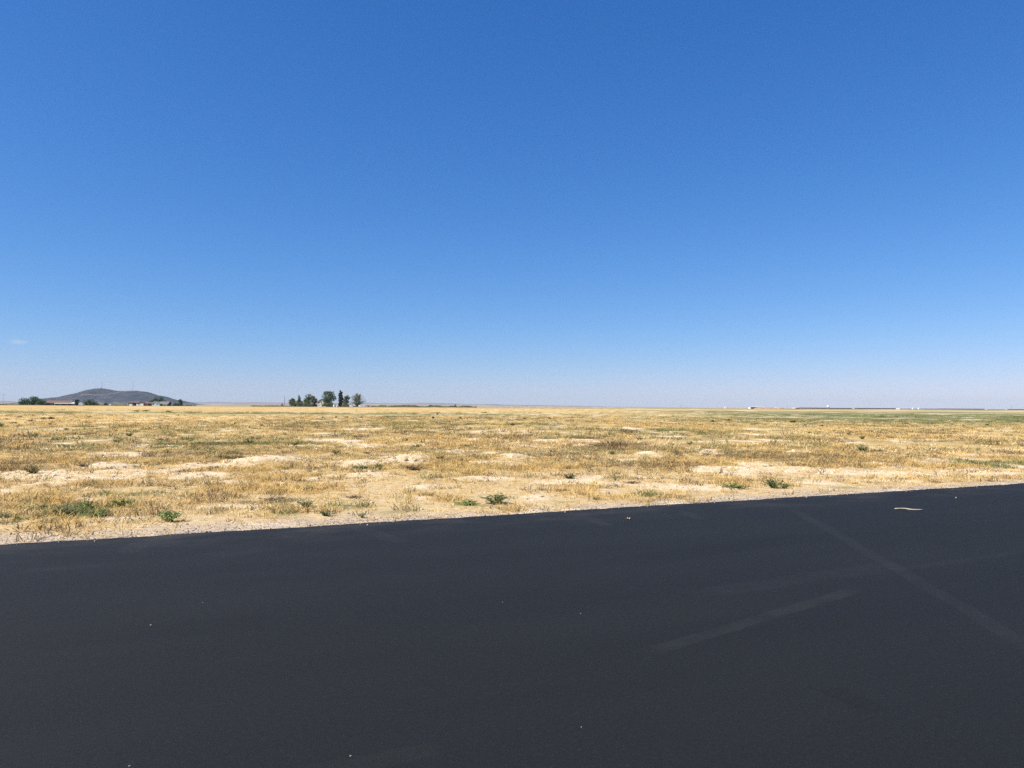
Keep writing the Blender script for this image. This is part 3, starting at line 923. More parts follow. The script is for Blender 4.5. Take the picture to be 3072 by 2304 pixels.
def weed(px, py, w, h, shape, tone, name, label, cat, group=None, var=None):
    x, y = ground_at(px, py)
    z = float(field(np.array([x]), np.array([y]))[0][0])
    W, H = w * y / F, h * y / F
    e = empty(name, (x, y, z - 0.01), random.uniform(0, 6.28))
    sm, lm = weed_proto(shape, tone, var if var is not None else random.randrange(2))
    c, s = math.cos(e.rotation_euler[2]), math.sin(e.rotation_euler[2])
    e.scale = (W * 1.05, W * 1.05, H * 1.3)
    link('stem', sm, e); link('foliage', lm, e)
    tag(e, label, cat, group)
    return e

PL = [
    (508, 1567, 54, 40, 'leafy', 'bright', 'weed', 'bright green leafy weed standing alone near the tarmac edge at left', 'weed'),
    (1488, 1509, 66, 30, 'leafy', 'dark', 'weed', 'dark green leafy weed with upright stems beside a bare patch at centre', 'weed'),
    (1400, 1513, 60, 18, 'mat', 'bright', 'weed', 'low sprawling green weed just left of the upright leafy centre weed', 'weed'),
    (2320, 1464, 38, 32, 'leafy', 'dark', 'weed', 'dark green round-leaved weed on bare earth at right near the tarmac', 'weed'),
    (2353, 1465, 28, 20, 'bush', 'bright', 'weed', 'small lighter green weed touching the round-leaved weed at right', 'weed'),
    (2200, 1463, 56, 16, 'mat', 'bright', 'weed', 'flat green weed mat left of the round-leaved weed at right', 'weed'),
    (1766, 1501, 15, 20, 'thin', 'grey', 'weed', 'narrow upright grey-green weed close to the tarmac right of centre', 'weed'),
    (1788, 1501, 24, 13, 'bush', 'grey', 'weed', 'squat grey-green weed just right of a narrow upright one', 'weed'),
    (1138, 1410, 25, 24, 'bush', 'dark', 'shrub', 'dark green rounded shrub in front of the highest earth mound', 'shrub'),
    (1084, 1408, 72, 13, 'mat', 'dark', 'shrub', 'long low dark shrub left of the rounded shrub at the mound', 'shrub'),
    (978, 1548, 36, 22, 'leafy', 'grey', 'weed', 'broad pale green weed left of the grassy strip by the tarmac', 'weed'),
    (920, 1523, 40, 26, 'bush', 'grey', 'weed', 'grey-green fluffy weed above the broad pale green weed', 'weed'),
    (1085, 1553, 20, 18, 'bush', 'bright', 'weed', 'little green weed closest to the tarmac left of centre', 'weed'),
    (195, 1548, 62, 36, 'bush', 'grey', 'weed', 'tall grey-green weed in the middle of the left weed patch', 'weed'),
    (257, 1530, 58, 36, 'bush', 'bright', 'weed', 'green weed at the back of the left weed patch', 'weed'),
    (292, 1553, 62, 26, 'bush', 'bright', 'weed', 'dense green weed at the right end of the left weed patch', 'weed'),
    (370, 1516, 60, 26, 'bush', 'bright', 'weed', 'green weed set apart to the right of the left weed patch', 'weed'),
    (112, 1528, 68, 18, 'mat', 'grey', 'weed', 'low blue-green weed at the left end of the left weed patch', 'weed'),
    (140, 1568, 56, 16, 'mat', 'grey', 'weed', 'low grey-green weed in front of the left weed patch', 'weed'),
    (8, 1555, 40, 22, 'mat', 'grey', 'weed', 'grey-green weed cut by the left picture edge', 'weed'),
    (103, 1314, 22, 15, 'bush', 'dark', 'shrub', 'dark square-looking shrub far left of a pale earth streak', 'shrub'),
    (389, 1309, 20, 14, 'bush', 'dark', 'shrub', 'dark shrub directly behind the pale earth streak on the left', 'shrub'),
    (549, 1322, 16, 13, 'thin', 'dark', 'shrub', 'small upright green shrub right of the left pale streak', 'shrub'),
    (351, 1327, 30, 13, 'bush', 'olive', 'shrub', 'olive shrub among brown weeds left of centre field', 'shrub'),
    (597, 1332, 42, 9, 'mat', 'grey', 'shrub', 'long low grey-green shrub in the left middle field', 'shrub'),
    (749, 1331, 28, 18, 'bush', 'olive', 'shrub', 'olive shrub in the field below the pole', 'shrub'),
    (100, 1421, 48, 24, 'bush', 'olive', 'shrub', 'wide olive-brown shrub at the left above a bare patch', 'shrub'),
    (250, 1406, 36, 16, 'bush', 'brown', 'shrub', 'brown dead shrub at the left end of a low mound', 'dead shrub'),
    (662, 1377, 34, 14, 'bush', 'olive', 'shrub', 'olive-grey shrub behind the gap between two left mounds', 'shrub'),
    (700, 1384, 54, 18, 'bush', 'olive', 'shrub', 'broad olive shrub leaning on the back of the left mound', 'shrub'),
    (884, 1339, 28, 14, 'bush', 'dark', 'shrub', 'dark green shrub in the field below the trees', 'shrub'),
    (1249, 1344, 22, 13, 'bush', 'dark', 'shrub', 'dark shrub on the thin crescent of bare earth at centre', 'shrub'),
    (1007, 1364, 24, 18, 'bush', 'olive', 'shrub', 'olive green shrub behind the left end of the highest mound', 'shrub'),
    (1323, 1366, 15, 13, 'bush', 'dark', 'shrub', 'small dark shrub behind the right end of the highest mound', 'shrub'),
    (1401, 1344, 18, 12, 'bush', 'olive', 'shrub', 'small olive shrub right of the crescent of bare earth', 'shrub'),
    (1383, 1383, 14, 13, 'thin', 'olive', 'shrub', 'thin olive plant between the highest mound and the next bare patch', 'plant'),
    (1248, 1411, 60, 18, 'bush', 'brown', 'shrub', 'grey-brown dead shrub in front of the highest mound', 'dead shrub'),
    (1318, 1384, 24, 20, 'bush', 'brown', 'shrub', 'brown dead shrub at the right end of the highest mound', 'dead shrub'),
    (1918, 1322, 18, 13, 'bush', 'dark', 'shrub', 'dark green shrub standing clear in the field right of centre', 'shrub'),
    (2070, 1335, 18, 12, 'bush', 'dark', 'shrub', 'dark shrub at the left end of a pale streak on the right', 'shrub'),
    (1835, 1364, 18, 12, 'bush', 'dark', 'shrub', 'dark green shrub left of the small pale mound right of centre', 'shrub'),
    (2032, 1367, 32, 24, 'thin', 'grey', 'shrub', 'tall loose grey-green shrub right of the small pale mound', 'shrub'),
    (2180, 1331, 14, 16, 'thin', 'olive', 'shrub', 'upright olive plant beyond a pale streak on the right', 'plant'),
    (2165, 1421, 12, 20, 'thin', 'brown', 'weed', 'dry brown upright stalk on bare ground at right', 'dead weed'),
    (1847, 1443, 24, 26, 'thin', 'grey', 'weed', 'thin upright green weed on bare ground right of centre', 'weed'),
    (1706, 1438, 46, 18, 'bush', 'olive', 'weed', 'olive-brown tufted weed on straw right of centre', 'weed'),
    (2585, 1357, 34, 25, 'bush', 'dark', 'shrub', 'tallest dark green shrub of the right field', 'shrub'),
    (2634, 1357, 24, 12, 'bush', 'dark', 'shrub', 'low green shrub right of the tallest shrub in the right field', 'shrub'),
    (2659, 1352, 14, 9, 'bush', 'olive', 'shrub', 'tiny olive shrub furthest right of three beside the tallest shrub', 'shrub'),
    (2545, 1306, 11, 10, 'bush', 'dark', 'shrub', 'small dark shrub far behind the tallest right shrub', 'shrub'),
    (2587, 1317, 18, 12, 'bush', 'olive', 'shrub', 'olive shrub between the tallest right shrub and a far small one', 'shrub'),
    (2796, 1350, 22, 10, 'bush', 'olive', 'shrub', 'low olive shrub right of the shrub trio on the right', 'shrub'),
    (2934, 1353, 16, 10, 'bush', 'bright', 'shrub', 'small green shrub near the right picture edge', 'shrub'),
    (2876, 1393, 30, 12, 'mat', 'bright', 'weed', 'green weed at the left end of the green grass patch at right', 'weed'),
    (4, 1281, 14, 16, 'bush', 'dark', 'shrub', 'dark green shrub at the left picture edge in pale straw', 'shrub'),
    (1100, 1362, 20, 9, 'bush', 'brown', 'shrub', 'brown dead shrub behind the middle of the highest mound', 'dead shrub'),
    (1790, 1343, 20, 11, 'bush', 'olive', 'shrub', 'olive shrub on the right end of a pale patch right of centre', 'shrub'),
    (640, 1408, 40, 12, 'bush', 'brown', 'shrub', 'brown dead shrub in front of the left mound', 'dead shrub'),
    (2120, 1366, 20, 10, 'bush', 'brown', 'shrub', 'brown dead shrub right of the tall loose grey-green shrub', 'dead shrub'),
    (1900, 1450, 40, 10, 'mat', 'brown', 'weed', 'flat dead brown weed on bare ground at right', 'dead weed'),
    (820, 1504, 96, 11, 'mat', 'brown', 'weed', 'long flat dead brown weed mat in straw left of centre', 'dead weed'),
    (1064, 1492, 42, 9, 'mat', 'brown', 'weed', 'small flat dead brown weed mat left of the centre weed', 'dead weed'),
    (1690, 1474, 40, 9, 'mat', 'brown', 'weed', 'dead brown weed mat above a pale patch right of centre', 'dead weed'),
]
for a in PL:
    weed(*a)

# dark shrubs dotted over the far field
FAR_DOTS = [(152, 1257, 17, 7), (130, 1257, 14, 6), (93, 1265, 20, 6), (60, 1252, 12, 5), (40, 1271, 20, 6), (269, 1253, 12, 6), (97, 1247, 10, 5), (214, 1262, 9, 5), (236, 1263, 12, 5),
            (130, 1274, 11, 6), (19, 1259, 10, 5), (60, 1278, 14, 6), (200, 1290, 12, 7), (448, 1288, 9, 8), (410, 1234, 14, 4), (437, 1234, 16, 4), (505, 1235, 16, 4), (535, 1247, 8, 4),
            (584, 1268, 8, 4), (705, 1272, 6, 6), (785, 1278, 9, 6), (968, 1254, 7, 5), (1040, 1254, 8, 6), (1086, 1254, 7, 5), (1009, 1253, 6, 5), (1164, 1254, 6, 5), (1299, 1256, 7, 8),
            (1312, 1244, 5, 5), (1381, 1256, 8, 6), (1454, 1239, 14, 4), (1574, 1258, 9, 5), (1648, 1257, 8, 6), (1537, 1276, 12, 7), (2138, 1266, 9, 7), (2186, 1264, 9, 7),
            (2378, 1268, 14, 8), (2430, 1268, 8, 5), (2414, 1277, 9, 5), (2466, 1279, 9, 6), (2698, 1265, 9, 4), (2718, 1274, 16, 6), (2961, 1277, 9, 6), (2611, 1299, 12, 8), (2430, 1300, 10, 7), (2850, 1310, 12, 7)]
for i, (px, py, w, h) in enumerate(FAR_DOTS):
    spot = ('in the pale straw below the brown-roofed house' if px < 300 else 'below the pale blue house' if px < 620 else 'below the centre farmstead' if px < 1200
            else 'below the lone horizon trees' if px < 1700 else 'below the dark open shed' if px < 2500 else 'below the long right-hand barns')
    size = 'wide' if w >= 12 else 'tiny'
    x, y = ground_at(px, py)
    sm, lm = weed_proto('clump', 'olive' if py < 1250 and px < 1500 else ('umber' if i % 2 == 0 else 'dark'), i % 2)
    o = link('shrub', lm)
    o.location = (x, y, -0.02); o.rotation_euler = (0, 0, random.uniform(0, 6.28))
    o.scale = (w * y / F * 1.1, w * y / F * 1.1, h * y / F * 1.1)
    tag(o, '%s dark shrub far out in the field %s' % (size, spot), 'shrub', '%s far shrubs %s' % (size, spot))

# ------------------------------------------------------------------ litter on the tarmac
M_BLEACH = plain('bleached_wood', (0.54, 0.48, 0.39), (0.40, 0.34, 0.27), 0.8, 30)
M_STRAWL = plain('dry_leaf', (0.50, 0.38, 0.20), (0.36, 0.25, 0.12), 0.8, 40)

def stick_on_road():
    pts = []
    for px, py in ((2684, 1529), (2700, 1528.6), (2716, 1528.8), (2728, 1531), (2742, 1532.2), (2757, 1532.4), (2770, 1532)):
        x, y = ground_at(px, py - 1)
        pts.append((x, y, 0.012))
    o0 = Vector((pts[3][0], pts[3][1], 0))
    m = MB().tube([Vector(p) - o0 for p in pts], [0.007, 0.009, 0.0095, 0.0095, 0.009, 0.009, 0.007], 7)
    o = m.build('stick', M_BLEACH, smooth=True); o.location = o0
    tag(o, 'bleached bent stick lying on the black tarmac at right', 'stick')
stick_on_road()

def pebble(px, py, r, label, seed, mat=M_STONE):
    x, y = ground_at(px, py)
    V, T = lump(seed, 2)
    o = link('pebble', np_mesh('pebble', V, T, mat, True)); o.location = (x, y, r * 0.4); o.scale = (r * 1.4, r, r)
    o.rotation_euler = (0, 0, seed)
    tag(o, label, 'pebble')
pebble(453, 1876, 0.0065, 'pale tan pebble on the left of the tarmac, largest there', 71, M_STRAWL)
pebble(608, 1808, 0.0040, 'tiny pale pebble above the tan pebble on the tarmac', 72)
pebble(1052, 2269, 0.0045, 'small white pebble at the bottom edge left of centre', 73)
pebble(1742, 1841, 0.0040, 'tiny pale pebble in the middle of the tarmac', 74)
pebble(1508, 1807, 0.0036, 'tiny pebble on the tarmac left of the middle pebble', 75)
pebble(389, 2299, 0.0045, 'small pebble at the very bottom edge on the left', 76)
pebble(1744, 2182, 0.0034, 'tiny pebble low on the tarmac right of centre', 77)

def crumpled_leaf(px, py, size, label, seed, name='dry_leaf'):
    r = random.Random(seed)
    x, y = ground_at(px, py)
    V, Fc = [(0, 0, 0.012)], []
    n = 9
    for k in range(n):
        a = 6.283 * k / n
        rad = size * (1 if k % 2 else 0.45) * r.uniform(.7, 1.2)
        V.append((math.cos(a) * rad, math.sin(a) * rad, r.uniform(0.004, 0.03)))
    Fc = [(0, 1 + k, 1 + (k + 1) % n) for k in range(n)]
    me = new_mesh(name, V, Fc, M_STRAWL)
    o = link(name, me); o.location = (x, y, 0.003)
    sm = o.modifiers.new('thickness', 'SOLIDIFY'); sm.thickness = 0.002
    tag(o, label, 'leaf')
crumpled_leaf(1886, 1558, 0.05, 'crumpled dry leaf on the tarmac below the verge right of centre', 3)
crumpled_leaf(2868, 1496, 0.018, 'small dry scrap on the tarmac above the stick', 5)

def twig(px, py, h, label, seed):
    x, y = ground_at(px, py)
    z = float(field(np.array([x]), np.array([y]))[0][0])
    r = random.Random(seed)
    m = MB()
    m.tube([(0, 0, -0.01), (0.01, 0, h * .45), (0.0, 0.01, h * .5)], [0.006, 0.005, 0.0045], 5)
    m.tube([(0.005, 0, h * .45), (h * .3, 0, h * .8), (h * .45, 0.01, h)], [0.005, 0.0045, 0.003], 5)
    m.tube([(0.005, 0, h * .45), (-h * .3, 0.01, h * .75), (-h * .55, 0.02, h * .98)], [0.005, 0.0045, 0.003], 5)
    o = m.build('twig', M_BLEACH); o.location = (x, y, z); o.rotation_euler = (r.uniform(-.3, .3), 0, r.uniform(-.4, .4))
    tag(o, label, 'twig')
twig(154, 1628, 0.05, 'forked bleached twig at the tarmac edge on the left', 1)
twig(82, 1633, 0.045, 'smaller forked twig left of the other at the tarmac edge', 2)

# ------------------------------------------------------------------ distant trees
TREEM = {
    'dark': leaf_mat('dark_tree_leaf', (0.130, 0.185, 0.075), (0.062, 0.098, 0.040), 0.2, 0.35, per_instance=0.15),
    'deep': leaf_mat('cypress_leaf', (0.062, 0.080, 0.042), (0.034, 0.048, 0.026), 0.15, 0.5, per_instance=0.15),
    'olive': leaf_mat('olive_tree_leaf', (0.200, 0.215, 0.095), (0.105, 0.125, 0.052), 0.25, 0.4, per_instance=0.15),
    'grey': leaf_mat('grey_tree_leaf', (0.240, 0.255, 0.145), (0.135, 0.155, 0.080), 0.25, 0.4, per_instance=0.15),
    'dry': leaf_mat('dry_tree_leaf', (0.23, 0.19, 0.115), (0.13, 0.115, 0.065), 0.2, 0.4, per_instance=0.15),
}
M_BARK = plain('bark', (0.115, 0.085, 0.06), (0.075, 0.055, 0.04), 0.9, 2.0)

def cards(rnd, pts, size, flat=0.0):
    """leaf clumps: small bent quads facing every way"""
    V, Fc = [], []
    for p, s in pts:
        d = Vector((rnd.gauss(0, 1), rnd.gauss(0, 1), rnd.gauss(0, 1 - flat))).normalized()
        a = d.orthogonal().normalized(); b = d.cross(a)
        ang = rnd.uniform(0, 6.28)
        a, b = a * math.cos(ang) + b * math.sin(ang), b * math.cos(ang) - a * math.sin(ang)
        L = size * s * rnd.uniform(.6, 1.3); w = L * rnd.uniform(.5, .9)
        k = len(V); p = Vector(p)
        V += [p - a * L, p - b * w + d * L * .2, p + a * L, p + b * w + d * L * .15]
        Fc += [(k, k + 1, k + 2), (k, k + 2, k + 3)]
    return V, Fc

def tree(px0, px1, top, D, style, tone, name, label, seed, dens=1.0, cat='tree', group=None, base_gap=0.04):
    rnd = random.Random(seed)
    cx = (wx(px0, D) + wx(px1, D)) / 2
    W = abs(wx(px1, D) - wx(px0, D)); pc = (px0 + px1) / 2
    H = hz(pc, top, D) * (1.12 if style == 'dome' else 1.0)
    root = empty(name, (cx, D, 0))
    lobes, limbs = [], []           # lobe: x, y, z, rx, ry, rz
    if style == 'round':            # tall rounded crown of uneven heads
        for k in range(26):
            a = rnd.uniform(0, 6.283); q = math.sqrt(rnd.random()); v = rnd.uniform(0.10, 0.86)
            r_at = 0.5 * W * (1.0 if v < 0.62 else math.sqrt(max(0.05, 1 - ((v - 0.62) / 0.40) ** 2)))
            rr = rnd.uniform(0.13, 0.22) * W
            lobes.append((math.cos(a) * q * (r_at - rr * .6), math.sin(a) * q * (r_at - rr * .6), v * H, rr, rr, min(rr, (1 - v) * H) * rnd.uniform(.8, 1.1)))
        lobes.append((rnd.uniform(-.1, .1) * W, 0, .84 * H, .2 * W, .2 * W, .16 * H))
    elif style == 'dome':           # low and wide, leafy to the ground
        for k in range(26):
            u = rnd.uniform(-1, 1); a = rnd.uniform(-1, 1)
            hh = math.sqrt(max(0.05, 1 - abs(u) ** 2.6))
            v = rnd.uniform(0.10, 0.78) * hh
            rr = rnd.uniform(0.16, 0.26) * H
            lobes.append((u * (W / 2 - rr), a * min(W, 10) * .35, max(v * H, rr * .8), rr * 1.2, rr, min(rr, H * (1 - v) * .95)))
    elif style == 'column':
        for k in range(14):
            v = 0.06 + 0.9 * k / 13
            rad = 0.5 * W * (0.55 + 0.45 * math.sin(math.pi * min(1, v * 0.9 + .12)))
            rad *= 1 if v < .85 else 1 - (v - .85) * 3
            lobes.append((rnd.uniform(-.12, .12) * W, rnd.uniform(-.1, .1) * W, v * H * .97, rad * rnd.uniform(.75, .95), rad * .85, H * .07))
    elif style == 'cone':
        for k in range(16):
            v = 0.05 + 0.92 * k / 15
            rad = 0.5 * W * (1 - v) ** .75 + .05 * W
            for j in range(2 if v < .6 else 1):
                lobes.append((rnd.uniform(-.35, .35) * rad, rnd.uniform(-.3, .3) * rad, v * H, rad * rnd.uniform(.55, .95), rad * .8, H * .08))
    trunk = MB()
    leaf = max(0.16, min(0.62, 0.045 * max(H, W * .6)))
    pts = []
    if style == 'fan':              # many stems leaving the ground, arching outward, thin leafy sprays
        for k in range(90):
            a = rnd.uniform(0, 6.283); sp = rnd.uniform(0.05, 1.0)
            top_z = H * (1 - 0.60 * sp ** 2.2) * rnd.uniform(.86, 1.0)
            prev = None; line = []
            for j in range(7):
                t = j / 6
                r_ = sp * W * .5 * (0.15 * t + 0.85 * t ** 1.5)
                line.append(Vector((math.cos(a) * r_, math.sin(a) * r_, top_z * (t ** .8))))
            if k < 14: trunk.tube(line[:5], [.16, .14, .11, .08, .05], 5)
            for j in range(int(46 * dens)):
                t = rnd.uniform(.12, 1) * 5.999; i = int(t)
                p = line[i].lerp(line[i + 1], t - i)
                sc = .55 + .5 * (1 - t / 6)
                pts.append((p + Vector((rnd.gauss(0, .45), rnd.gauss(0, .45), rnd.gauss(0, .35))), sc))
    else:
        trunk.tube([(0, 0, -0.1), (rnd.uniform(-.1, .1), 0, H * .25), (rnd.uniform(-.3, .3), 0, H * .6)], [max(.08, .022 * H), max(.06, .018 * H), .05], 7)
        for l in lobes[::2]:
            trunk.tube([(0, 0, H * rnd.uniform(.1, .3)), (l[0] * .5, l[1] * .5, l[2] * .7), (l[0], l[1], l[2])], [.010 * H, .007 * H, .003 * H], 5)
        tot = sum(l[3] * l[5] + l[3] * l[4] for l in lobes)
        for l in lobes:
            n = int(dens * 1500 * (l[3] * l[5] + l[3] * l[4]) / tot) + 4
            for j in range(n):
                a = Vector((rnd.gauss(0, 1), rnd.gauss(0, 1), rnd.gauss(0, 1))).normalized()
                q = rnd.uniform(.55, 1.06)
                z = l[2] + a.z * l[5] * q
                if z < base_gap * H: z = rnd.uniform(base_gap, base_gap + .12) * H
                pts.append(((l[0] + a.x * l[3] * q, l[1] + a.y * l[4] * q, z), 1.0))
    V, Fc = cards(rnd, pts, leaf)
    trunk.build('trunk', M_BARK, root)
    link('crown', new_mesh('crown', [tuple(v) for v in V], Fc, TREEM[tone]), root)
    tag(root, label, cat, group)
    return root

DL, DC = 870.0, 900.0
tree(57, 98, 1191.5, DL, 'dome', 'dark', 'tree', 'dark green spreading tree at the far left of the farm', 1001)
tree(80, 122, 1188.5, DL + 6, 'dome', 'dark', 'tree', 'highest dark green tree of the clump beside the brown-roofed house', 1002)
tree(104, 138, 1191, DL - 4, 'dome', 'dark', 'tree', 'dark green tree touching the left end of the brown-roofed house', 1003)
tree(224, 239, 1197.5, DL - 14, 'round', 'deep', 'tree', 'narrow dark tree at the right end of the brown-roofed house', 1004)
tree(249, 294, 1196.5, DL - 10, 'dome', 'dark', 'tree', 'rounded green tree standing right of the white vehicle', 1005)
tree(311, 323, 1206.5, DL, 'dome', 'deep', 'bush', 'small dark bush between the rounded tree and the garages', 1006, .5, 'bush')
tree(446, 503, 1189.5, DL + 32, 'dome', 'dark', 'tree', 'wide green tree rising behind the pale blue house', 1007)
tree(517, 536, 1206, DL, 'dome', 'deep', 'bush', 'low dark bush left of the upright tree by the hill foot', 1008, .6, 'bush')
tree(532, 548, 1197, DL + 4, 'round', 'dark', 'tree', 'upright dark tree at the right foot of the hill', 1009)
tree(842, 850, 1210, DC + 80, 'dome', 'deep', 'bush', 'tiny dark bush beside the utility pole', 1010, .3, 'bush')
tree(865, 888, 1193.5, DC, 'round', 'olive', 'tree', 'leftmost olive green tree of the centre farmstead', 1011)
tree(883, 909, 1186, DC + 6, 'cone', 'olive', 'tree', 'pointed olive green tree second from left at the centre farmstead', 1012)
tree(907, 944, 1181.5, DC + 10, 'round', 'dark', 'tree', 'broad green tree left of the white gabled house', 1013)
tree(930, 953, 1188, DC - 4, 'round', 'dry', 'tree', 'thin brownish tree just left of the white gabled house', 1014)
tree(965, 1011, 1171, DC - 10, 'round', 'dark', 'tree', 'largest dark round tree of the centre farmstead', 1015, 1.4)
tree(1013, 1030, 1170.5, DC - 8, 'column', 'deep', 'tree', 'tall narrow dark columnar tree right of the largest tree', 1016)
tree(1029, 1051, 1184.5, DC, 'round', 'olive', 'tree', 'smaller olive tree between columnar tree and fan-shaped tree', 1017)
tree(1046, 1100, 1178, DC - 6, 'fan', 'grey', 'tree', 'fan-shaped pale grey-green tree at the right end of the farmstead', 1018)
tree(963, 986, 1205, DC - 24, 'dome', 'olive', 'bush', 'olive bush in front of the white gabled house', 1019, .7, 'bush')
tree(982, 1012, 1205, DC - 22, 'dome', 'olive', 'bush', 'olive bush under the largest dark round tree', 1020, .7, 'bush')
tree(1038, 1060, 1210, DC - 20, 'dome', 'dry', 'bush', 'greyish bush under the fan-shaped tree', 1021, .7, 'bush')
tree(886, 912, 1206, DC - 12, 'dome', 'olive', 'bush', 'olive bush filling the gap below the pointed olive tree', 1031, .7, 'bush')
tree(908, 934, 1204, DC - 14, 'dome', 'olive', 'bush', 'olive bush at the foot of the broad green tree', 1032, .7, 'bush')
tree(1026, 1044, 1206, DC - 16, 'dome', 'grey', 'bush', 'pale grey-green bush at the foot of the columnar tree', 1033, .7, 'bush')
tree(1223, 1231, 1214, 1050, 'round', 'deep', 'tree', 'tiny dark tree alone right of the centre farmstead', 1022, .4)
tree(1287, 1298, 1214, 1000, 'round', 'deep', 'tree', 'small dark tree in the middle of three lone trees', 1023, .4)
tree(1361, 1371, 1210.5, 980, 'cone', 'dark', 'tree', 'tallest of the lone small trees on the centre horizon', 1024, .4)
tree(1318, 1322, 1215, 1300, 'round', 'deep', 'bush', 'speck of a dark bush between the two right lone trees', 1025, .2, 'bush')

def brush_line(px0, px1, h, D, n, tone, label, seed):
    rnd = random.Random(seed); pts = []
    for k in range(n):
        x = wx(rnd.uniform(px0, px1), D)
        hh = h * (0.35 + 0.75 * float(vnoise(np.array([x / 7.0]), np.array([seed * 1.0]), 5)[0]))
        pts.append(((x, D + rnd.uniform(-14, 14), rnd.uniform(0.05, 1) * hh), 1.0))
    V, Fc = cards(rnd, pts, 0.55, 0.4)
    o = link('brush', new_mesh('brush', [tuple(v) for v in V], Fc, TREEM[tone]))
    tag(o, label, 'brush', kind='stuff')
brush_line(1112, 1430, 2.4, 1000, 5000, 'olive', 'dark olive brush line on the horizon right of the farmstead', 2001)
brush_line(760, 1110, 1.3, 930, 3500, 'olive', 'low brush along the foot of the centre farmstead', 2002)
brush_line(-60, 580, 1.1, 900, 6500, 'olive', 'low olive brush along the foot of the left farm', 2003)

# ------------------------------------------------------------------ distant buildings
M_BRICK = plain('brown_brick', (0.30, 0.175, 0.125), (0.22, 0.13, 0.095), 0.85, .6)
M_BROOF = plain('brown_shingle', (0.19, 0.125, 0.10), (0.15, 0.10, 0.08), 0.9, .5)
M_WHITE = plain('white_paint', (0.80, 0.79, 0.76), (0.72, 0.71, 0.68), 0.6, .5)
M_DARKW = plain('dark_siding_and_shade', (0.085, 0.072, 0.066), (0.062, 0.056, 0.052), 0.8, .6)
M_GLASS = plain('window_glass', (0.03, 0.035, 0.045), (0.02, 0.025, 0.03), 0.15, .5, 0.6)
M_GROOF = plain('grey_shingle', (0.20, 0.195, 0.19), (0.15, 0.145, 0.14), 0.9, .5)
M_RED = plain('red_siding', (0.36, 0.12, 0.085), (0.28, 0.095, 0.07), 0.8, .5)
M_PINK = plain('faded_red_roof', (0.24, 0.15, 0.14), (0.18, 0.12, 0.11), 0.85, .5)
M_BLUE = plain('pale_blue_siding', (0.50, 0.66, 0.72), (0.44, 0.60, 0.67), 0.7, .5)
M_TAN = plain('tan_siding', (0.55, 0.42, 0.30), (0.46, 0.35, 0.25), 0.8, .5)
M_METAL = plain('galvanised_roof', (0.62, 0.62, 0.60), (0.52, 0.52, 0.51), 0.5, .3, 0.5)
M_TYRE = plain('tyre_rubber', (0.025, 0.025, 0.025), None, 0.8, 3)
M_EARTH = plain('dug_earth', (0.46, 0.31, 0.19), (0.36, 0.24, 0.15), 0.95, .2, 0.1)
M_POLE = plain('weathered_pole', (0.16, 0.13, 0.11), (0.11, 0.09, 0.075), 0.9, 1)
M_STEEL = plain('mast_steel', (0.40, 0.31, 0.31), (0.32, 0.27, 0.28), 0.6, .1)

class Site:
    """a building site: turns photograph pixels at a distance into metres round the thing's own foot"""
    def __init__(s, name, px, D, label, cat, rz=0.0):
        s.D, s.px, s.x0 = D, px, wx(px, D)
        s.root = empty(name, (s.x0, D, 0), rz)
        tag(s.root, label, cat)
    def X(s, px): return wx(px, s.D) - s.x0
    def Z(s, py, px=None): return max(0.0, hz(px or s.px, py, s.D))
    def part(s, name, mat, mb): return mb.build(name, mat, s.root)
    def box(s, name, mat, px0, px1, py0, py1, ya, yb):
        return s.part(name, mat, MB().box(s.X(px0), s.X(px1), ya, yb, s.Z(py1), s.Z(py0)))

# brown-roofed ranch house
t = Site('ranch_house', 182, DL, 'long low brown house with brown roof and white porch edge', 'house')
t.part('wall', M_BRICK, MB().box(t.X(137), t.X(143), 0, 9, 0, t.Z(1209.3)))
t.part('long_wall', M_DARKW, MB().box(t.X(143) + .01, t.X(226), 0, 9, 0, t.Z(1209.35)))  # shade under the porch put into the wall colour, dark instead of brick
t.part('roof', M_BROOF, MB().prism_x([(-1.0, t.Z(1209.5)), (4.5, t.Z(1202)), (10, t.Z(1209.5)), (10, t.Z(1209.0)), (4.5, t.Z(1201.4)), (-1.0, t.Z(1209.0))], t.X(135), t.X(213)))
t.part('gable', M_BRICK, MB().prism_x([(0.05, t.Z(1209.3)), (8.95, t.Z(1209.3)), (4.5, t.Z(1202.9))], t.X(137), t.X(137) + .25))
t.part('wing_roof', M_METAL, MB().prism_x([(-1.2, t.Z(1209.3)), (4.5, t.Z(1205.2)), (10, t.Z(1209.3)), (10, t.Z(1208.9)), (4.5, t.Z(1204.7)), (-1.2, t.Z(1208.9))], t.X(213) + .02, t.X(229)))
t.part('porch_roof', M_WHITE, MB().prism_x([(-3.6, t.Z(1210.8)), (-1.05, t.Z(1210.0)), (-1.05, t.Z(1209.3)), (-3.6, t.Z(1210.0))], t.X(168), t.X(228)))
for p in (169, 188, 207, 227): t.part('post', M_WHITE, MB().box(t.X(p) - .08, t.X(p) + .08, -3.4, -3.24, 0, t.Z(1210.6)))
for p in (146, 156, 178, 197, 217):
    w = t.part('window', M_WHITE, MB().box(t.X(p) - 1.0, t.X(p) + 1.0, -0.08, -0.002, .9, 2.2))
    MB().box(t.X(p) - .88, t.X(p) + .88, -0.10, -0.082, 1.0, 2.1).build('pane', M_GLASS, w)
t.part('door', M_DARKW, MB().box(t.X(188) - .5, t.X(188) + .5, -0.06, -0.002, 0.02, 2.1))
t.part('chimney', M_BRICK, MB().box(t.X(176), t.X(176) + .9, 4.2, 5.1, t.Z(1203), t.Z(1200.6)))

